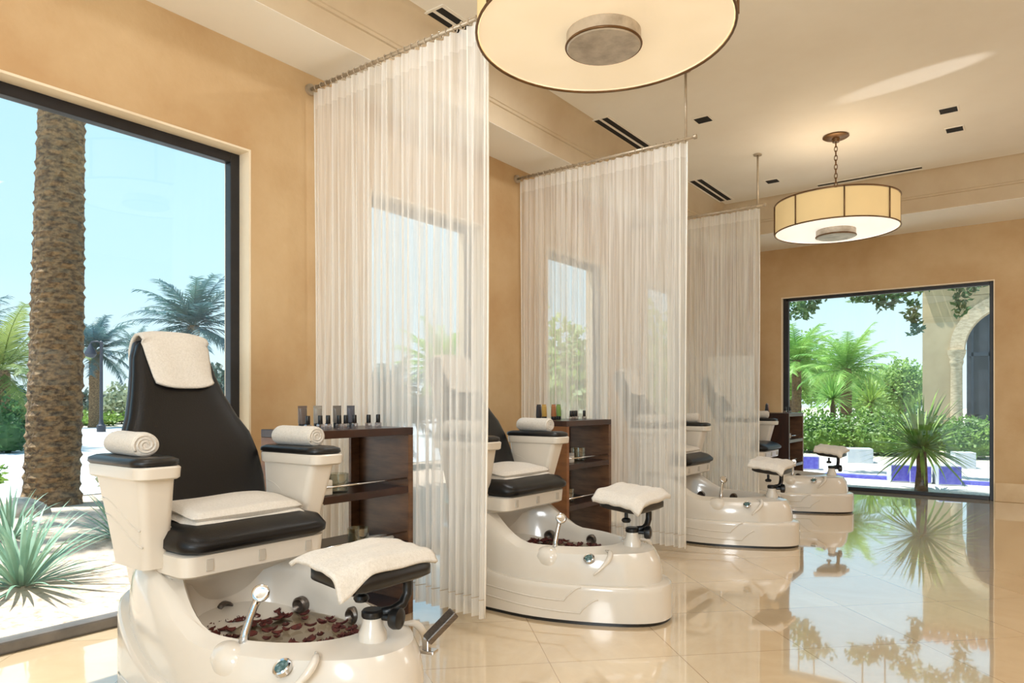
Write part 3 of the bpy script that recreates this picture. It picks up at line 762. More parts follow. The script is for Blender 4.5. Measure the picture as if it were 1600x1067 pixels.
for i, (cx, cy) in enumerate(CH):
    lab = 'white towel draped over the head of the %s chair backrest' % WHO[i]
    if i == 0: o = ht; o.location = (cx, cy, 0)
    else: o = dup(ht, (cx, cy, 0))
    tag(o, lab, 'towel', 'white towels over the headrests')

def foot_towel(big):
    b = MB()
    hy = .205 if big else .195; hx = .126 if big else .135
    def fn(u, v):
        y = lerp(-hy, hy, v); x = lerp(-hx, hx, u)
        if big:
            z = .666 - .13 * x - .51 * max(0, abs(y) - .08) ** 1.6 - 1.5 * max(0, abs(x) - .085) ** 1.25 * (1.0 if x > 0 else .8)
            if x > .095: x = .095 + (x - .095) * .55
            z -= .04 * sstep(.75, 1, u) * sstep(.35, 0, v)
        else:
            z = .664 - .09 * x + .05 * y - .026 * sstep(.80, 1, u) - .035 * sstep(.18, 0, v) - .012 * sstep(.85, 1, v)
        z += .003 * math.sin(11 * v + 4 * u) + .002 * math.sin(23 * u + 3 * v)
        return (.68 + x, y - (.02 if big else 0), z)
    b.grid(fn, 30, 36); return b
f1 = foot_towel(True).build('foot_towel', TOWEL, None, smooth=True, solid=.014); f1.location = (CH[0][0], CH[0][1], 0)
tag(f1, 'white towel draped over the footrest of the nearest chair', 'towel', 'white towels on the footrests')
f2 = foot_towel(False).build('foot_towel', TOWEL, None, smooth=True, solid=.024)
for i in (1, 2, 3):
    o = f2 if i == 1 else dup(f2)
    o.location = (CH[i][0], CH[i][1], 0)
    tag(o, 'white towel laid on the footrest of the %s chair' % WHO[i], 'towel', 'white towels on the footrests')

# ------------------------------------------------------------------ cabinets
CZ = 1.01
def cabinet(x1, y1, D, L, label, end=None):
    """x1 = room-side face, y1 = far end; open to the room and at the back"""
    t = empty('display_cabinet', (x1 - D / 2, y1 - L / 2, 0), label, 'cabinet', 'dark walnut open shelf cabinets')
    hx, hy = D / 2, L / 2; p = .035
    MB().box(-hx, hx, -hy, hy, CZ - .04, CZ).build('cabinet_top', WOOD, t, bevel=.003)
    MB().box(-hx, hx, -hy, -hy + p, 0, CZ - .04).build('side_panel', end or WOODE, t, bevel=.003)
    MB().box(-hx, hx, hy - p, hy, 0, CZ - .04).build('side_panel', WOODI, t, bevel=.003)
    MB().box(-hx, hx, -hy + p, hy - p, 0, .07).build('plinth_board', WOOD, t, bevel=.003)
    for z in (.36, .655): MB().box(-hx + .01, hx, -hy + p, hy - p, z, z + .038).build('shelf', WOOD, t, bevel=.003)
    b = MB(); b.box(-hx, -hx + .02, hy - p - .06, hy - p, .07, CZ - .04); b.box(-hx, -hx + .02, -hy + p, -hy + p + .16, .07, CZ - .04); b.build('back_stile', WOODI, t, bevel=.002)
    for z in (.445, .735):
        MB().tube([(hx - .015, -hy + p, z), (hx - .015, hy - p, z)], .005, 8).build('gallery_rail', CHROME, t, smooth=True)
    return t
cabs = [((-2.70, 2.71), 'dark walnut open cabinet beside the nearest chair'), ((-2.66, 4.87), 'dark walnut open cabinet beside the second chair'), ((-2.30, 9.22), 'dark walnut open cabinet beside the farthest chair, by the garden window')]
for (p, l) in cabs: cabinet(p[0], p[1], .42, .66, l, WOOD if 'farthest' in l else None)

def tube_item(mat, label, loc, h=.105, group=''):
    t = empty('lotion_tube', loc, label, 'lotion tube', group)
    def oval(rx, ry, z): return [(rx * math.cos(2*PI*k/20), ry * math.sin(2*PI*k/20), z) for k in range(20)]
    MB().loft([oval(.020, .020, .026), oval(.022, .022, .034), oval(.013, .026, h - .014), oval(.003, .028, h - .010), oval(.003, .028, h)]).build('tube_body', mat, t, smooth='auto')
    MB().loft([oval(.019, .019, 0), oval(.020, .020, .003), oval(.020, .020, .026), oval(.018, .018, .028)]).build('tube_cap', CAPM, t, smooth='auto')
def polish_proto():
    t = empty('nail_polish', (0, 0, 0), '', 'nail polish')
    MB().loft([rrect(0, 0, .013, .013, .004, 0), rrect(0, 0, .014, .014, .004, .003), rrect(0, 0, .014, .014, .004, .026), rrect(0, 0, .008, .008, .004, .032)]).build('bottle', BOTTLEG, t, smooth='auto')
    MB().lathe([(.0105, .026), (.0118, .028), (.0112, .068), (.010, .071), (0, .0715)], n=16, cap1=False).build('bottle_cap', CAPM, t, smooth='auto')
    return t
ORD = ['first', 'second', 'third', 'fourth', 'fifth', 'sixth', 'seventh', 'eighth']
pol = polish_proto(); used = False
GN = ['on the cabinet beside the nearest chair', 'on the cabinet beside the second chair', 'on the farthest cabinet']
for ci, ((p, l), tubes, npol) in enumerate(zip(cabs, ([0, 1, 2, 3], [4, 5, 6, 7], [4, 6]), (8, 4, 4))):
    x1, y1 = p
    names = {0: 'taupe', 1: 'silver-grey', 2: 'mid-grey', 3: 'slate', 4: 'black', 5: 'gold', 6: 'copper', 7: 'green'}
    for k, m in enumerate(tubes):
        yy = y1 - .66 + (.14 + .11 * k if ci == 0 else .04 + .10 * k)
        xx = x1 - .27 - .02 * (k % 2)
        tube_item(TUBEM[m], '%s lotion tube standing on its cap %s' % (names[m], GN[ci]), (xx, yy, CZ), .118, 'lotion tubes ' + GN[ci])
    for k in range(npol):
        yy = y1 - .66 + ([.045, .13, .19, .235, .29, .36, .43, .51] if ci == 0 else [.22, .28, .34, .41])[k]
        xx = x1 - (.10 + .03 * ((k * 7) % 3) / 2)
        lab = 'black-capped nail polish bottle %s, %s from the tub end' % (GN[ci], ORD[k])
        lab = '%s black-capped nail polish bottle from the left, %s' % (ORD[k], GN[ci])
        if not used: o = pol; o.location = (xx, yy, CZ); o['label'] = lab; used = True
        else: o = dup(pol, (xx, yy, CZ), lab)
        o['group'] = 'nail polish bottles ' + GN[ci]

def tumbler(loc, label, mat=TUMBLER, r=.05, h=.095):
    b = MB(); b.lathe([(0, 0), (r * .92, 0), (r, .006), (r, h), (r - .005, h), (r - .006, .014), (0, .012)], n=28, cap0=False, cap1=False)
    o = b.build('glass_tumbler', mat, None, smooth='auto'); o.location = loc
    return tag(o, label, 'tumbler', 'glass tumblers in the cabinets')
tumbler((-2.80, 2.28, .693), 'clear glass tumbler on the middle shelf of the nearest cabinet')
tumbler((-2.79, 2.40, .398), 'clear glass tumbler on the lower shelf of the nearest cabinet', r=.055, h=.10)
def dish(loc, label):
    o = MB().lathe([(0, 0), (.035, 0), (.06, .014), (.075, .022), (.074, .025), (.055, .018), (.03, .006), (0, .005)], n=28, cap0=False, cap1=False).build('shallow_dish', PAPER, None, smooth=True)
    o.location = loc; tag(o, label, 'dish')
dish((-2.80, 2.56, .398), 'shallow white dish beside the tumbler on the lower shelf of the nearest cabinet')
def jar(loc, label, r=.035, h=.07):
    t = empty('cream_jar', loc, label, 'jar', 'cream jars in the cabinets')
    MB().lathe([(r * .95, 0), (r, .004), (r, h * .68), (r * .9, h * .7)], n=24).build('jar_body', PAPER, t, smooth='auto')
    MB().lathe([(r * .97, h * .70), (r * 1.0, h * .72), (r, h * .98), (r * .95, h)], n=24).build('jar_lid', SHELLG, t, smooth='auto')
jar((-2.78, 4.44, .693), 'small pale cream jar on the middle shelf of the second cabinet')
tumbler((-2.80, 4.60, .693), 'clear glass tumbler on the middle shelf of the second cabinet', r=.055, h=.10)
tumbler((-2.79, 4.42, .398), 'clear glass tumbler on the lower shelf of the second cabinet', r=.055, h=.10)
jar((-2.44, 9.0, .693), 'small pale cream jar on the middle shelf of the farthest cabinet', .045, .06)
jar((-2.44, 8.95, .398), 'small pale cream jar on the lower shelf of the farthest cabinet', .045, .06)
box = MB(); box.box(-.07, .07, -.05, .05, 0, .075); bo = box.build('tissue_box', PAPER, None, bevel=.006); bo.location = (-2.80, 2.14, .693)
tag(bo, 'small pale box on the middle shelf of the nearest cabinet, behind the armrest', 'box')
# pale upright panel glimpsed through the farthest sheer curtain
t = empty('folding_screen', (-3.33, 9.50, 0), 'pale upright screen in the far corner, seen through the farthest sheer curtain', 'screen')
for k, (xx, a) in enumerate(((-.165, .10), (.165, -.10))):
    M = Matrix.Translation((xx, 0, 0)) @ Euler((0, 0, a)).to_matrix().to_4x4()
    MB().box(-.16, .16, -.014, .014, .02, 1.78, M).build('screen_panel', SCREENM, t, bevel=.006)
    MB().box(-.15, -.12, -.02, .02, 0, .04, M).box(.12, .15, -.02, .02, 0, .04, M).build('screen_foot', SHELLG, t)

# ------------------------------------------------------------------ outside ground
def slab(name, x0, x1, y0, y1, z, m, lab):
    o = MB().box(x0, x1, y0, y1, z - .1, z).build(name, m); struct(o, lab); return o
slab('ground', -140, XO, -60, 140, -.06, GROUNDM, 'pale open ground beyond the paving')
slab('ground_garden', XO, 60, YO, 140, -.06, GROUNDM, 'pale open ground beyond the garden')
def bedfn(u, v):
    x = lerp(XO, -9.6, u); y = lerp(-6, 14, v)
    return (x, y, -.045 + .10 * math.sin(u * PI) + .03 * math.sin(3 * x) * math.cos(2.3 * y) * math.sin(u * PI))
struct(MB().grid(bedfn, 40, 90).build('ground_planting_bed', MULCH, smooth=True), 'pale gravel planting bed outside the clear window')
slab('pavement', -34, -9.6, -40, 60, -.03, PAVE, 'pale sunlit driveway beyond the palm')
slab('path_terrace', -9, 12, 10.75, 15.6, -.02, TERR, 'white terrace paving in the garden')
slab('ground_pebbles', -3.9, 12, YO, 10.75, -.02, PEBB, 'pebble strip along the garden window')
slab('lawn', -34.5, -60, -40, 80, .0, LAWN, 'grassy verge beyond the driveway') if False else None

# ------------------------------------------------------------------ plants
def frond_mesh(b, base, az, el0, droop, L, nl, lw, ll, rnd, M=None):
    """one feather frond: arching rachis with two rows of leaflets"""
    pts = []; el = el0; p = Vector(base); d = L / 14
    for k in range(15):
        pts.append(p.copy()); p = p + Vector((math.cos(az) * math.cos(el), math.sin(az) * math.cos(el), math.sin(el))) * d
        el -= droop / 14 * (.6 + k / 10)
    b.tube(pts, [L * .008 * (1 - k / 16) + .002 for k in range(15)], 4)
    side = Vector((-math.sin(az), math.cos(az), 0))
    for k in range(nl):
        q = .12 + .88 * k / (nl - 1); f = q * 14; i = min(13, int(f)); pt = pts[i].lerp(pts[i + 1], f - i); tg = (pts[i + 1] - pts[i]).normalized()
        up = side.cross(tg).normalized()
        l = ll * (math.sin(min(1, q * 1.15) * PI * .82 + .35) ** .7 if q < .9 else .55) * rnd.uniform(.85, 1.1)
        for s in (-1, 1):
            dr = (side * s * .75 + tg * .62 + up * rnd.uniform(.0, .35)).normalized()
            e = pt + dr * l + Vector((0, 0, -.12 * l))
            w = tg * lw
            b.add([pt - w, pt + w, pt + dr * l * .55 + w * .8, e, pt + dr * l * .55 - w * .8], [(0, 1, 2, 4), (4, 2, 3)])
def palm(loc, h, r0, r1, R, nf, leaf, label, seed, trunkm=TRUNK, nl=34, el=(-.5, 1.35), group=None, lw=.010, ll=.27, ctilt=0, droop=1.0, cat='palm tree', name='palm_tree'):
    rnd = random.Random(seed); t = empty(name, loc, label, cat, group)
    n = 22; rings = []
    for i in range(int(h / .12) + 2):
        z = min(h, i * .12); q = z / h; r = lerp(r0, r1, sstep(0, .25, q) * .6 + .4 * q) * (1 + (.04 if i % 2 else -.02))
        if z < .35: r *= 1 + .12 * (1 - z / .35)
        rings.append([((r * (1 + .05 * math.sin(5 * 2 * PI * k / n + i * 1.7))) * math.cos(2 * PI * k / n + .15 * i) + ctilt * q, (r * (1 + .05 * math.sin(5 * 2 * PI * k / n + i * 1.7))) * math.sin(2 * PI * k / n + .15 * i), z - .05) for k in range(n)])
    MB().loft(rings).build('trunk', trunkm, t)
    b = MB(); ga = 2.39996
    for k in range(nf):
        q = (k + .5) / nf; e = lerp(el[1], el[0], q ** 1.1) + rnd.uniform(-.1, .1)
        frond_mesh(b, (ctilt, 0, h - .1), k * ga + rnd.uniform(-.2, .2), e, rnd.uniform(.45, .9) * droop, R * rnd.uniform(.9, 1.1), int(nl * 1.5), lw * R, ll * R, rnd)
    b.build('crown', leaf, t)
    return t
# the big trunk just outside the clear window (its crown is far above the glass)
rnd = random.Random(2)
t = empty('palm_tree', (-8.65, 3.08, 0), 'thick rough palm trunk standing close outside the clear window', 'palm tree')
rings = []; n = 40
for i in range(150):
    z = i * .055; q = z / 8.2
    r = .262 * (1 - .22 * sstep(0, .8, q)) * (1 + .16 * (1 - sstep(0, .3, z))) * (1 + (.035 if i % 2 else -.025))
    rings.append([(r * (1 + .045 * math.sin(7 * 2 * PI * k / n + i * 2.2) + rnd.uniform(-.02, .02)) * math.cos(2*PI*k/n) + .03 * math.sin(z * 1.1) + .02 * z, r * (1 + .045 * math.sin(7 * 2 * PI * k / n + i * 2.2)) * math.sin(2*PI*k/n) + .02 * z, z - .05) for k in range(n)])
MB().loft(rings).build('trunk', TRUNK, t)
b = MB()
for k in range(30): frond_mesh(b, (.16, .16, 8.1), k * 2.4, lerp(1.3, -.4, k / 30), .9, 2.8, 26, .05, .7, rnd)
b.build('crown', PALMB, t)
# far date palms beyond the driveway
def at(u, t):   # direction from the viewpoint to place far things; returns x,y on the ground
    f, yaw = 1084.27, .6422; du = (u - 800) / f; c, s = math.cos(yaw), math.sin(yaw)
    return ((-s + c * du) * t, (c + s * du) * t)
def put(u, t): x, y = at(u, t); return (round(x, 2), round(y, 2), -.03)
palm(put(302, 30), 4.5, .30, .24, 2.75, 34, PALMB, 'largest date palm with blue-grey fronds, behind the nearest chair headrest', 11, group='date palms beyond the driveway', nl=30)
palm(put(148, 32), 3.6, .26, .22, 2.1, 30, PALMB, 'blue-grey date palm just right of the thick trunk', 12, group='date palms beyond the driveway', nl=28)
palm(put(212, 44), 4.6, .28, .24, 1.7, 30, PALMB, 'smallest far date palm between two larger ones', 13, group='date palms beyond the driveway', nl=24)
palm(put(2, 17), 2.0, .22, .18, 1.9, 24, PALMY, 'yellow-green palm at the left edge of the clear window', 14, nl=28)
palm(put(-60, 30), 4.0, .28, .24, 2.6, 40, PALMB, 'date palm left of the thick trunk, mostly cut off by the frame', 15, group='date palms beyond the driveway', nl=24)
palm(put(600, 12), 1.1, .16, .13, 1.15, 36, PALMB, 'grey-green palm showing through the nearest sheer curtain', 16, nl=28)
palm(put(690, 24), 2.4, .2, .18, 1.8, 36, PALMG, 'green palm showing through the nearest sheer curtain, farther back', 17, nl=26)

def leaf_cloud(b, c, r, n, s, rnd, flat=1.0):
    for k in range(n):
        while True:
            p = Vector((rnd.uniform(-1, 1), rnd.uniform(-1, 1), rnd.uniform(-1, 1)))
            if p.length <= 1: break
        p = p * (.55 + .45 * rnd.random()) / max(p.length, .3) if rnd.random() < .7 else p
        lump = 1 + .18 * math.sin(5 * p.x + 3 * p.y) * math.cos(4 * p.z + 2 * p.x)
        q = Vector((c[0] + p.x * r[0] * lump, c[1] + p.y * r[1] * lump, c[2] + p.z * r[2] * lump))
        if q.z < .01: q.z = .01 + rnd.random() * .1
        a = Vector((rnd.uniform(-1, 1), rnd.uniform(-1, 1), rnd.uniform(-.6, 1))).normalized(); d = a.orthogonal().normalized(); l = s * rnd.uniform(.6, 1.3)
        b.add([q, q + a * l * .5 + d * l * .28, q + a * l, q + a * l * .5 - d * l * .28], [(0, 1, 2, 3)])
def shrub(loc, r, n, s, leaf, label, seed, cat='shrub', group=None, name='shrub', core=True):
    rnd = random.Random(seed); t = empty(name, loc, label, cat, group); b = MB()
    leaf_cloud(b, (0, 0, r[2] * .85), r, n, s, rnd)
    if core:
        b.lathe([(0.02, .03), (.55, .1), (.72, .5), (.6, .95), (.3, 1.3), (0, 1.4)], n=16, cap1=False, M=Matrix.Diagonal((r[0], r[1], r[2], 1)))
    b.build('foliage', leaf, t)
    b = MB()
    for k in range(5):
        a = k * 1.26; b.tube([(.02 * math.cos(a), .02 * math.sin(a), -.05), (.25 * r[0] * math.cos(a), .25 * r[1] * math.sin(a), r[2] * .8)], .02 + .01 * r[2], 5)
    b.build('stem', TRUNKD, t)
    return t
gH = 'shrubs along the far side of the driveway'
shrub(put(20, 37), (2.2, 1.6, 1.15), 1300, .34, HEDGED, 'dark green hedge left of the thick trunk, across the driveway', 21, group=gH)
shrub(put(140, 43), (1.8, 1.4, 1.0), 900, .34, HEDGED, 'dark low hedge right of the thick trunk, across the driveway', 22, group=gH)
shrub(put(200, 38), (1.9, 1.4, 1.1), 1100, .34, SAGE, 'pale grey-green shrub behind the lamp post', 23, group=gH)
shrub(put(338, 39), (1.8, 1.5, 1.75), 1100, .36, HEDGED, 'tall dark shrub at the right edge of the clear window', 24, group=gH)
shrub(put(262, 39), (1.7, 1.3, 1.3), 1000, .36, SAGE, 'pale shrub behind the nearest chair backrest', 25, group=gH)
shrub(put(-90, 37), (1.8, 1.4, 1.5), 1000, .36, HEDGED, 'dark hedge past the left edge of the clear window', 26, group=gH)
shrub(put(620, 40), (4, 2, 1.1), 1500, .5, HEDGED, 'long dark hedge seen through the nearest sheer curtain', 27, group=gH)
shrub(put(150, 35), (2.4, .9, .38), 700, .20, HEDGE, 'low bright groundcover at the foot of the lamp post', 28, group=gH)
shrub(put(240, 35), (2.4, .9, .42), 700, .20, HEDGE, 'low bright groundcover right of the lamp post', 281, group=gH)
shrub((-9.4, 2.35, 0), (.75, .5, .30), 900, .10, HEDGE, 'small bright green bush left of the palm trunk base', 29)
shrub((-8.7, 4.15, 0), (.50, .55, .30), 800, .10, SAGE, 'grey-green bush right of the palm trunk base', 30)
shrub(put(12, 16), (.6, .5, .7), 900, .11, TREED, 'leafy green bush under the yellow-green palm', 301)
for i, (u, tt, r, lf) in enumerate(((880, 13, (1.5, 1.2, 1.5), TREEL), (905, 9.5, (.8, .8, .55), SAGE), (1020, 15, (2.2, 1.6, 1.8), TREEL), (850, 20, (2, 2, 1.6), HEDGED))):
    shrub(put(u, tt), r, 1500, .2, lf, ['leafy tall bush outside the third window', 'low grey-green bush outside the third window', 'leafy bush outside the farthest side window', 'dark bush farther back outside the third window'][i], 310 + i)

def blades(loc, n, L, w, leaf, label, seed, el=(.15, 1.45), droop=.8, thick=.0, stem=0.0, name='agave', cat='plant', r0=.03, stemr=.05):
    rnd = random.Random(seed); t = empty(name, loc, label, cat)
    b = MB()
    for k in range(n):
        az = k * 2.39996 + rnd.uniform(-.2, .2); e = lerp(el[1], el[0], ((k + .5) / n) ** .9) + rnd.uniform(-.12, .12); l = L * rnd.uniform(.8, 1.1); dp = droop * rnd.uniform(.6, 1.2)
        p = Vector((r0 * math.cos(az), r0 * math.sin(az), stem)); sd = Vector((-math.sin(az), math.cos(az), 0)); m = 8; rows = []
        for i in range(m + 1):
            q = i / m; ww = w * (1 - q ** 2.2) * (.55 + .9 * q if q < .5 else 1.0)
            dirv = Vector((math.cos(az) * math.cos(e), math.sin(az) * math.cos(e), math.sin(e))); nn = sd.cross(dirv)
            rows.append((p - sd * ww - nn * -.25 * ww, p.copy() - nn * .0, p + sd * ww - nn * -.25 * ww)); p = p + dirv * (l / m); e -= dp / m * (.4 + q * 1.2)
        vs = [tuple(x) for r in rows for x in r]; fs = []
        for i in range(m):
            for j in range(2): fs.append((i*3+j, i*3+j+1, i*3+j+4, i*3+j+3))
        b.add(vs, fs)
    b.build('leaves', leaf, t, smooth=True)
    if stem > 0.05:
        MB().tube([(0, 0, -.05), (.01, 0, stem * .5), (0, 0, stem + .04)], [stemr * 1.35, stemr, stemr * .9], 12).build('trunk', TRUNKD, t)
    return t
blades((-5.0, 1.62, .0), 80, .60, .016, AGAVE, 'large pale green agave at the lower left outside the clear window', 41)
blades((-5.9, 2.62, .02), 60, .55, .015, AGAVE, 'bluish agave in front of the palm trunk', 42)
blades((-6.6, 2.05, .02), 56, .5, .014, AGAVE, 'pale agave behind the large one, left of the palm trunk', 43)
blades((-6.7, 3.55, .02), 26, .42, .022, AGAVE, 'small agave right of the palm trunk, beyond the chair arm', 44)
def rock(loc, r, label, seed):
    rnd = random.Random(seed); n = 14
    rings = []
    for (q, s) in ((-.3, .7), (.0, 1.0), (.35, .95), (.7, .7), (.92, .35)):
        rings.append([(r[0] * s * math.cos(2*PI*k/n) * (1 + .12 * math.sin(3 * k + seed)), r[1] * s * math.sin(2*PI*k/n) * (1 + .12 * math.cos(2 * k + seed)), r[2] * q) for k in range(n)])
    o = MB().loft(rings).build('garden_rock', ROCK, None, smooth=True); o.location = loc; tag(o, label, 'rock', 'rocks in the gravel bed')
rock((-7.6, 3.75, .04), (.22, .18, .16), 'pale rock right of the palm trunk base', 1)
rock((-7.9, 2.55, .04), (.34, .22, .18), 'long pale rock in front of the palm trunk base', 2)
rock((-6.1, 3.25, .06), (.13, .10, .08), 'small pale rock in the gravel below the palm', 3)
# street lamp
x, y, z = put(158, 27)
t = empty('street_lamp', (x, y, z), 'dark street lamp with a hanging lantern beyond the driveway', 'street lamp')
MB().lathe([(.16, 0), (.16, .25), (.09, .32), (.065, .5), (.055, 3.45), (.08, 3.5), (0, 3.55)], n=12, cap1=False).build('pole', LAMPBLK, t, smooth='auto')
ux, uy = -.8, -.6
MB().tube([(0, 0, 3.45), (ux * .15, uy * .15, 3.52), (ux * .38, uy * .38, 3.5), (ux * .42, uy * .42, 3.4)], .03, 6).build('arm', LAMPBLK, t, smooth=True)
MB().lathe([(.03, .42), (.06, .34), (.20, .08), (.22, .0), (.15, -.1), (.05, -.16)], c=(ux * .42, uy * .42, 3.02), n=14).build('lantern', LAMPBLK, t, smooth='auto')

# ------------------------------------------------------------------ garden beyond the end window
blades((-1.14, 10.36, -.02), 150, .74, .022, YUCCA, 'bushy green yucca on a brown trunk close outside the garden window', 51, el=(-.6, 1.5), droop=.55, stem=.58, name='yucca', r0=.05, stemr=.062)
def tilecube(loc, s, h, rz, label, blue=(0,)):
    t = empty('tiled_stool', loc, label, 'stool', 'blue and white tiled stools on the terrace', rz)
    MB().box(-s, s, -s, s, 0, h).build('stool_body', WHITET, t, bevel=.008)
    if 0 in blue: MB().box(-s * .93, s * .93, -s - .008, -s, .02, h - .02).build('tile_panel', BLUET, t)
    if 1 in blue: MB().box(s, s + .008, -s * .93, s * .93, .02, h - .02).build('tile_panel', BLUET, t)
    if 2 in blue: MB().box(-s - .008, -s, -s * .93, s * .93, .02, h - .02).build('tile_panel', BLUET, t)
def gz(u, v, z=-.02):
    f, yaw, v0, h = 1084.27, .6422, 627.28, 1.15; t = (z - h) * -f / (v - v0); x, y = at(u, t); return (round(x, 2), round(y, 2), z)
tilecube(gz(1405, 752), .135, .26, .35, 'blue and white tiled stool left of the yucca', (0,))
tilecube(gz(1438, 754), .135, .26, .15, 'blue tiled stool partly behind the yucca', (0, 2))
tilecube(gz(1480, 757), .145, .28, .35, 'blue and white tiled stool right of the yucca trunk', (0,))
tilecube(gz(1342, 722), .22, .27, .3, 'white tiled stool with a pale blue panel in front of the hedge', ())
tilecube(gz(1505, 731), .16, .28, .3, 'white tiled stool near the right edge of the garden window', ())
tilecube(gz(1265, 733), .14, .24, .3, 'small blue patterned stool beside the farthest cabinet', (0, 1))
o = MB().box(-.55, .55, -.09, .09, 0, .05).build('tile_kerb', BLUET, None); o.location = gz(1350, 747); tag(o, 'long low blue tile kerb on the terrace left of the stools', 'kerb', 'blue tile kerbs on the terrace')
o = MB().box(-.22, .22, -.07, .07, 0, .05).build('tile_kerb', BLUET, None); o.location = gz(1517, 757); tag(o, 'short low blue tile kerb at the right edge of the terrace', 'kerb', 'blue tile kerbs on the terrace')
gG = 'green hedge clumps behind the terrace'
for i, (u, tt, r, lf, lab) in enumerate((
        (1285, 16.5, (.95, .8, .52), HEDGE, 'sunny green hedge clump at the left of the garden'), (1375, 15.8, (.95, .8, .55), HEDGE, 'sunny green hedge clump behind the white stool'),
        (1440, 16.2, (.75, .7, .50), TREED, 'darker hedge clump behind the yucca'), (1520, 14.8, (.7, .7, .45), HEDGE, 'sunny hedge clump below the arched pavilion'))):
    shrub(put(u, tt), r, 3200, .085, lf, lab, 60 + i, group=gG, name='hedge_clump', cat='hedge')
palm(put(1322, 19.5), 2.15, .17, .14, 1.35, 34, PALMG, 'tallest feathery palm in the middle of the garden view', 71, TRUNKD, 26, (-.5, 1.35), 'palms in the garden', .010, .30)
palm(put(1245, 23), 2.6, .18, .14, 1.5, 34, PALMG, 'leafy palm at the left edge of the garden window', 72, TRUNKD, 26, (-.4, 1.3), 'palms in the garden', .010, .30)
blades(put(1300, 17.2), 90, .75, .028, PALMG, 'spiky green yucca on a thin stem left of the garden palm trunk', 73, el=(-.4, 1.5), droop=.6, stem=1.25, name='yucca', stemr=.05)
blades(put(1360, 18.2), 90, .75, .028, YUCCA, 'spiky green yucca on a thin stem right of the garden palm trunk', 74, el=(-.4, 1.5), droop=.6, stem=1.15, name='yucca', stemr=.05)
def tree(loc, h, r, n, s, leaf, label, seed, zc, group=None):
    rnd = random.Random(seed); t = empty('garden_tree', loc, label, 'tree', group); b = MB()
    for k in range(9):
        a = k * 2.4; q = rnd.random()
        c = (r[0] * .5 * math.cos(a) * q, r[1] * .5 * math.sin(a) * q, zc + r[2] * rnd.uniform(-.4, .4))
        leaf_cloud(b, c, (r[0] * .55, r[1] * .55, r[2] * .55), n // 9, s, rnd)
    b.build('crown', leaf, t)
    b = MB(); b.tube([(0, 0, -.05), (.05, .03, zc * .5), (.0, .1, zc)], [.14, .10, .06], 8)
    for k in range(5):
        a = k * 1.3; b.tube([(.02, .06, zc * .75), (r[0] * .5 * math.cos(a), r[1] * .5 * math.sin(a), zc + .1)], [.06, .02], 6)
    b.build('trunk', TRUNKD, t)
gT = 'trees behind the garden'
tree(put(1300, 30), 5, (4.2, 3, 1.5), 6000, .19, TREEL, 'pale green tree filling the left of the garden view', 81, 1.8, gT)
tree(put(1408, 23), 3.5, (1.25, 1.1, 1.3), 4500, .12, TREEL, 'round bright tree beside the stucco pavilion', 82, 1.75, gT)
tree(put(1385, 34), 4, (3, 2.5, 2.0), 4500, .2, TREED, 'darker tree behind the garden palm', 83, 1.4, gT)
tree(put(1235, 26), 4, (2.0, 2, 1.6), 4500, .17, TREEL, 'leafy tree behind the left frame of the garden window', 84, 2.3, gT)
# leafy boughs hanging into the top of the view from a tree standing beside the window
t = empty('garden_tree', (1.6, 12.2, -.05), 'overhanging tree whose leafy boughs fringe the top of the garden window', 'tree', gT)
rnd = random.Random(91); b = MB(); br = MB()
br.tube([(0, 0, 0), (.1, .1, 1.6), (-.1, .2, 3.0), (-.9, .2, 3.6), (-2.0, .1, 3.65), (-3.3, -.1, 3.6), (-4.8, 0, 3.55)], [.16, .13, .11, .08, .05, .04, .02], 8)
for (cx, cy, cz, r) in ((-1.55, .1, 3.02, .30), (-1.95, 0, 3.05, .26), (-2.35, .1, 2.95, .26), (-3.1, -.1, 2.92, .22), (-3.45, .1, 2.80, .24), (-3.75, .0, 2.9, .25), (-2.75, 0, 3.1, .24), (-1.15, 0, 2.95, .3), (-.75, .1, 2.9, .35), (-4.72, 0, 2.72, .26), (-4.5, .1, 2.98, .3)):
    leaf_cloud(b, (cx, cy, cz), (r, r, r * .6), 130, .12, rnd)
    br.tube([(cx, cy, 3.58), (cx, cy, cz)], .012, 5)
for (cx, cz) in ((-3.05, 2.55), (-3.02, 2.35), (-2.45, 2.62)): leaf_cloud(b, (cx, 0, cz), (.09, .09, .22), 60, .11, rnd)
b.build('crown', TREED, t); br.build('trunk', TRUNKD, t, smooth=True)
# arched stucco pavilion
PX, PY = -2.17, 20.0
t = empty('garden_pavilion', (PX, PY, -.05), 'tan stucco pavilion with a stone arch and column, right side of the garden', 'building')
MB().box(.0, .60, 0, .35, 0, 4.6).box(.60, .82, .12, .35, 0, 2.45).box(3.2, 4.4, 0, .35, 0, 4.6).box(.60, 3.2, 0, .35, 3.75, 4.6).build('wall', STUCCO, t)
acx, acz, ar = 1.90, 2.45, 1.30
def archband(r0, r1, y0, y1):
    b = MB(); n = 28; rr = []
    for k in range(n + 1):
        a = PI * k / n; ca, sa = math.cos(a), math.sin(a)
        rr.append([(acx + r0 * ca, y0, acz + r0 * sa), (acx + r1 * ca, y0, acz + r1 * sa), (acx + r1 * ca, y1, acz + r1 * sa), (acx + r0 * ca, y1, acz + r0 * sa)])
    b.loft(rr); return b
archband(ar - .28, ar + .02, -.06, .33).build('stone_arch', VOUSS, t, smooth='auto')
b = MB(); n = 28                      # wall spandrels above the arch
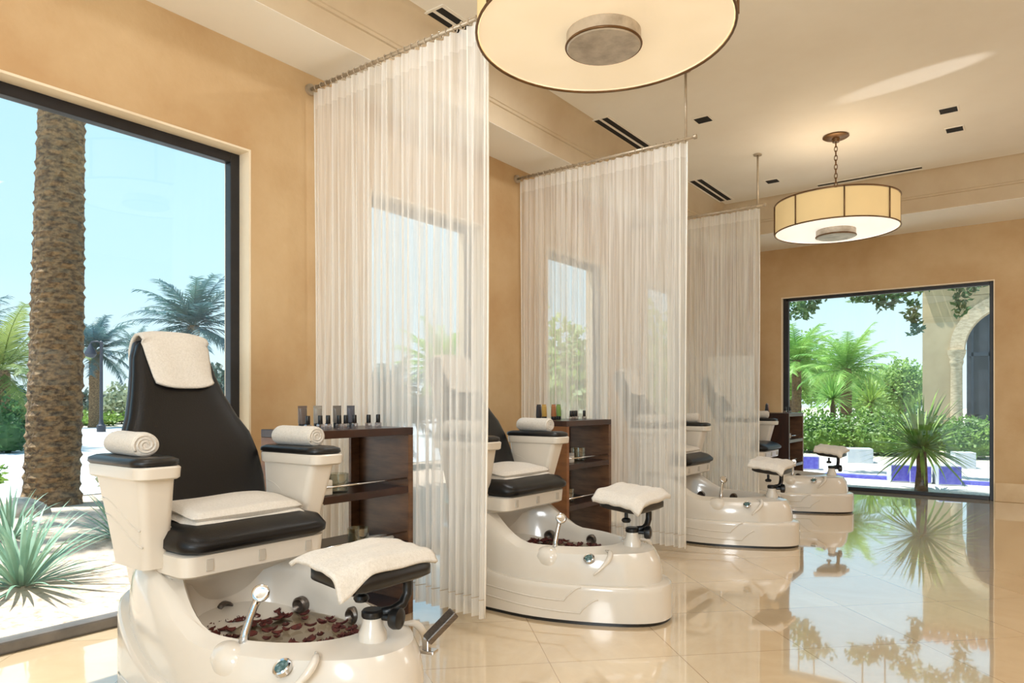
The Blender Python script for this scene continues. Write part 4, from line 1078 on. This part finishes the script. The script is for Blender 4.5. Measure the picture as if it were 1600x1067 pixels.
for k in range(n):
    a0, a1 = PI * k / n, PI * (k + 1) / n; R = ar
    x0, x1 = acx + R * math.cos(a0), acx + R * math.cos(a1); z0, z1 = acz + R * math.sin(a0), acz + R * math.sin(a1)
    b.add([(x0, 0, z0), (x1, 0, z1), (x1, 0, 3.76), (x0, 0, 3.76), (x0, .35, z0), (x1, .35, z1), (x1, .35, 3.76), (x0, .35, 3.76)], [(0,1,2,3), (7,6,5,4), (0,4,5,1), (3,2,6,7)])
b.build('spandrel', STUCCO, t)
for cxx in (.72, 3.08):
    c = MB().lathe([(.19, 0), (.19, .12), (.15, .18), (.135, .24), (.12, 2.05), (.135, 2.10), (.15, 2.16), (.14, 2.22), (.19, 2.36), (.20, 2.45)], c=(cxx, -.02, 0), n=20).build('column', VOUSS, t, smooth='auto')
MB().box(.85, 3.0, 1.2, 1.3, 0, 4.2).build('door_wall', DOORM, t)
b = MB()
for k in range(6): b.box(.95 + .36 * k, 1.0 + .36 * k, 1.14, 1.2, 0, 3.9)
b.box(.9, 3.0, 1.14, 1.2, 2.35, 2.45); b.build('door_frame', LAMPBLK, t)
b = MB()
for k in range(24): b.lathe([(.09, 0), (.09, .75)], n=8, M=Matrix.Translation((-.1 + .19 * k, -.25, 4.58)) @ Euler((-1.15, 0, 0)).to_matrix().to_4x4())
b.build('roof', WOODE, t, smooth='auto')
shrub((PX + 1.9, PY - .9, -.04), (.7, .45, .55), 800, .12, HEDGE, 'bush in front of the pavilion arch', 99)

# ------------------------------------------------------------------ light
def light(name, typ, loc, energy, col=(1, 1, 1), **kw):
    d = bpy.data.lights.new(name, typ); d.energy = energy; d.color = col
    for k, v in kw.items(): setattr(d, k, v)
    o = bpy.data.objects.new(name, d); COL.link(o); o.location = loc; return o
el = math.radians(70); d = Vector((.88 * math.cos(el), .475 * math.cos(el), -math.sin(el)))
s = light('sun', 'SUN', (-20, -10, 30), 7.6, (1.0, .98, .94), angle=.01); s.rotation_euler = d.to_track_quat('-Z', 'Y').to_euler()
light('pendant_glow', 'POINT', (LAMP1[0], LAMP1[1], 3.08), 4, (1, .86, .66), shadow_soft_size=.12)
light('pendant_glow', 'POINT', (LAMP2[0], LAMP2[1], 2.98), 4, (1, .86, .66), shadow_soft_size=.12)
NEUT = (.94, .975, 1.0)
for (x, y, z, e, r) in ((.7, -2.9, 1.9, 330, .7), (3.2, 8.4, 2.4, 40, .45)):
    light('room_fill', 'POINT', (x, y, z), e, NEUT, shadow_soft_size=r)  # soft fill added out of view to brighten the room, no fitting there
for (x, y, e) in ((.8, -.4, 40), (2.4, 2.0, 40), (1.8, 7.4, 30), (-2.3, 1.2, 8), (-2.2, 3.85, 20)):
    light('ceiling_fill', 'AREA', (x, y, 3.6), e, NEUT, shape='SQUARE', size=1.6 if x > 0 else .3)  # added fill panels at ceiling height, not fixtures of the room
# added spot lamp out of view, imitating a sunlight reflection on the ceiling
gp = Vector((4.6, 5.0, 2.25)); o = light('added_glint_spot', 'SPOT', gp, 1100, (1, .99, .96), spot_size=math.radians(3.2), spot_blend=.6, shadow_soft_size=.01)
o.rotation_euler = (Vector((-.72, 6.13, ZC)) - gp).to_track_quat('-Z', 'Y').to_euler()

w = bpy.data.worlds.new('sky'); scn.world = w; w.use_nodes = True; nt = w.node_tree; nt.nodes.clear()
out = nt.nodes.new('ShaderNodeOutputWorld'); bg = nt.nodes.new('ShaderNodeBackground')
tc = nt.nodes.new('ShaderNodeTexCoord'); sx = nt.nodes.new('ShaderNodeSeparateXYZ'); cr = nt.nodes.new('ShaderNodeValToRGB')
nt.links.new(tc.outputs['Generated'], sx.inputs[0]); nt.links.new(sx.outputs['Z'], cr.inputs[0])
e = cr.color_ramp.elements; e[0].position = 0.0; e[0].color = rgb(224, 244, 251); e[1].position = 1.0; e[1].color = rgb(120, 184, 232)
e2 = cr.color_ramp.elements.new(.16); e2.color = rgb(194, 233, 249); e3 = cr.color_ramp.elements.new(.45); e3.color = rgb(168, 217, 246)
nt.links.new(cr.outputs[0], bg.inputs[0]); bg.inputs[1].default_value = 1.12; nt.links.new(bg.outputs[0], out.inputs[0])

# ------------------------------------------------------------------ camera
cd = bpy.data.cameras.new('camera'); cam = bpy.data.objects.new('camera', cd); COL.link(cam)
cam.location = (0, 0, 1.15); cam.rotation_euler = (PI / 2, 0, .6422)
cd.sensor_width = 36; cd.lens = 1084.27 / 1600 * 36; cd.shift_y = (627.28 - 533.5) / 1600; cd.clip_start = .05; cd.clip_end = 500
scn.camera = cam
scn.view_settings.view_transform = 'Standard'; scn.view_settings.look = 'None'; scn.view_settings.exposure = 0.22
scn.cycles.use_denoising = True; scn.cycles.max_bounces = 10; scn.cycles.transparent_max_bounces = 24
scn.cycles.sample_clamp_indirect = 6.0
scn.cycles.caustics_reflective = False; scn.cycles.caustics_refractive = False
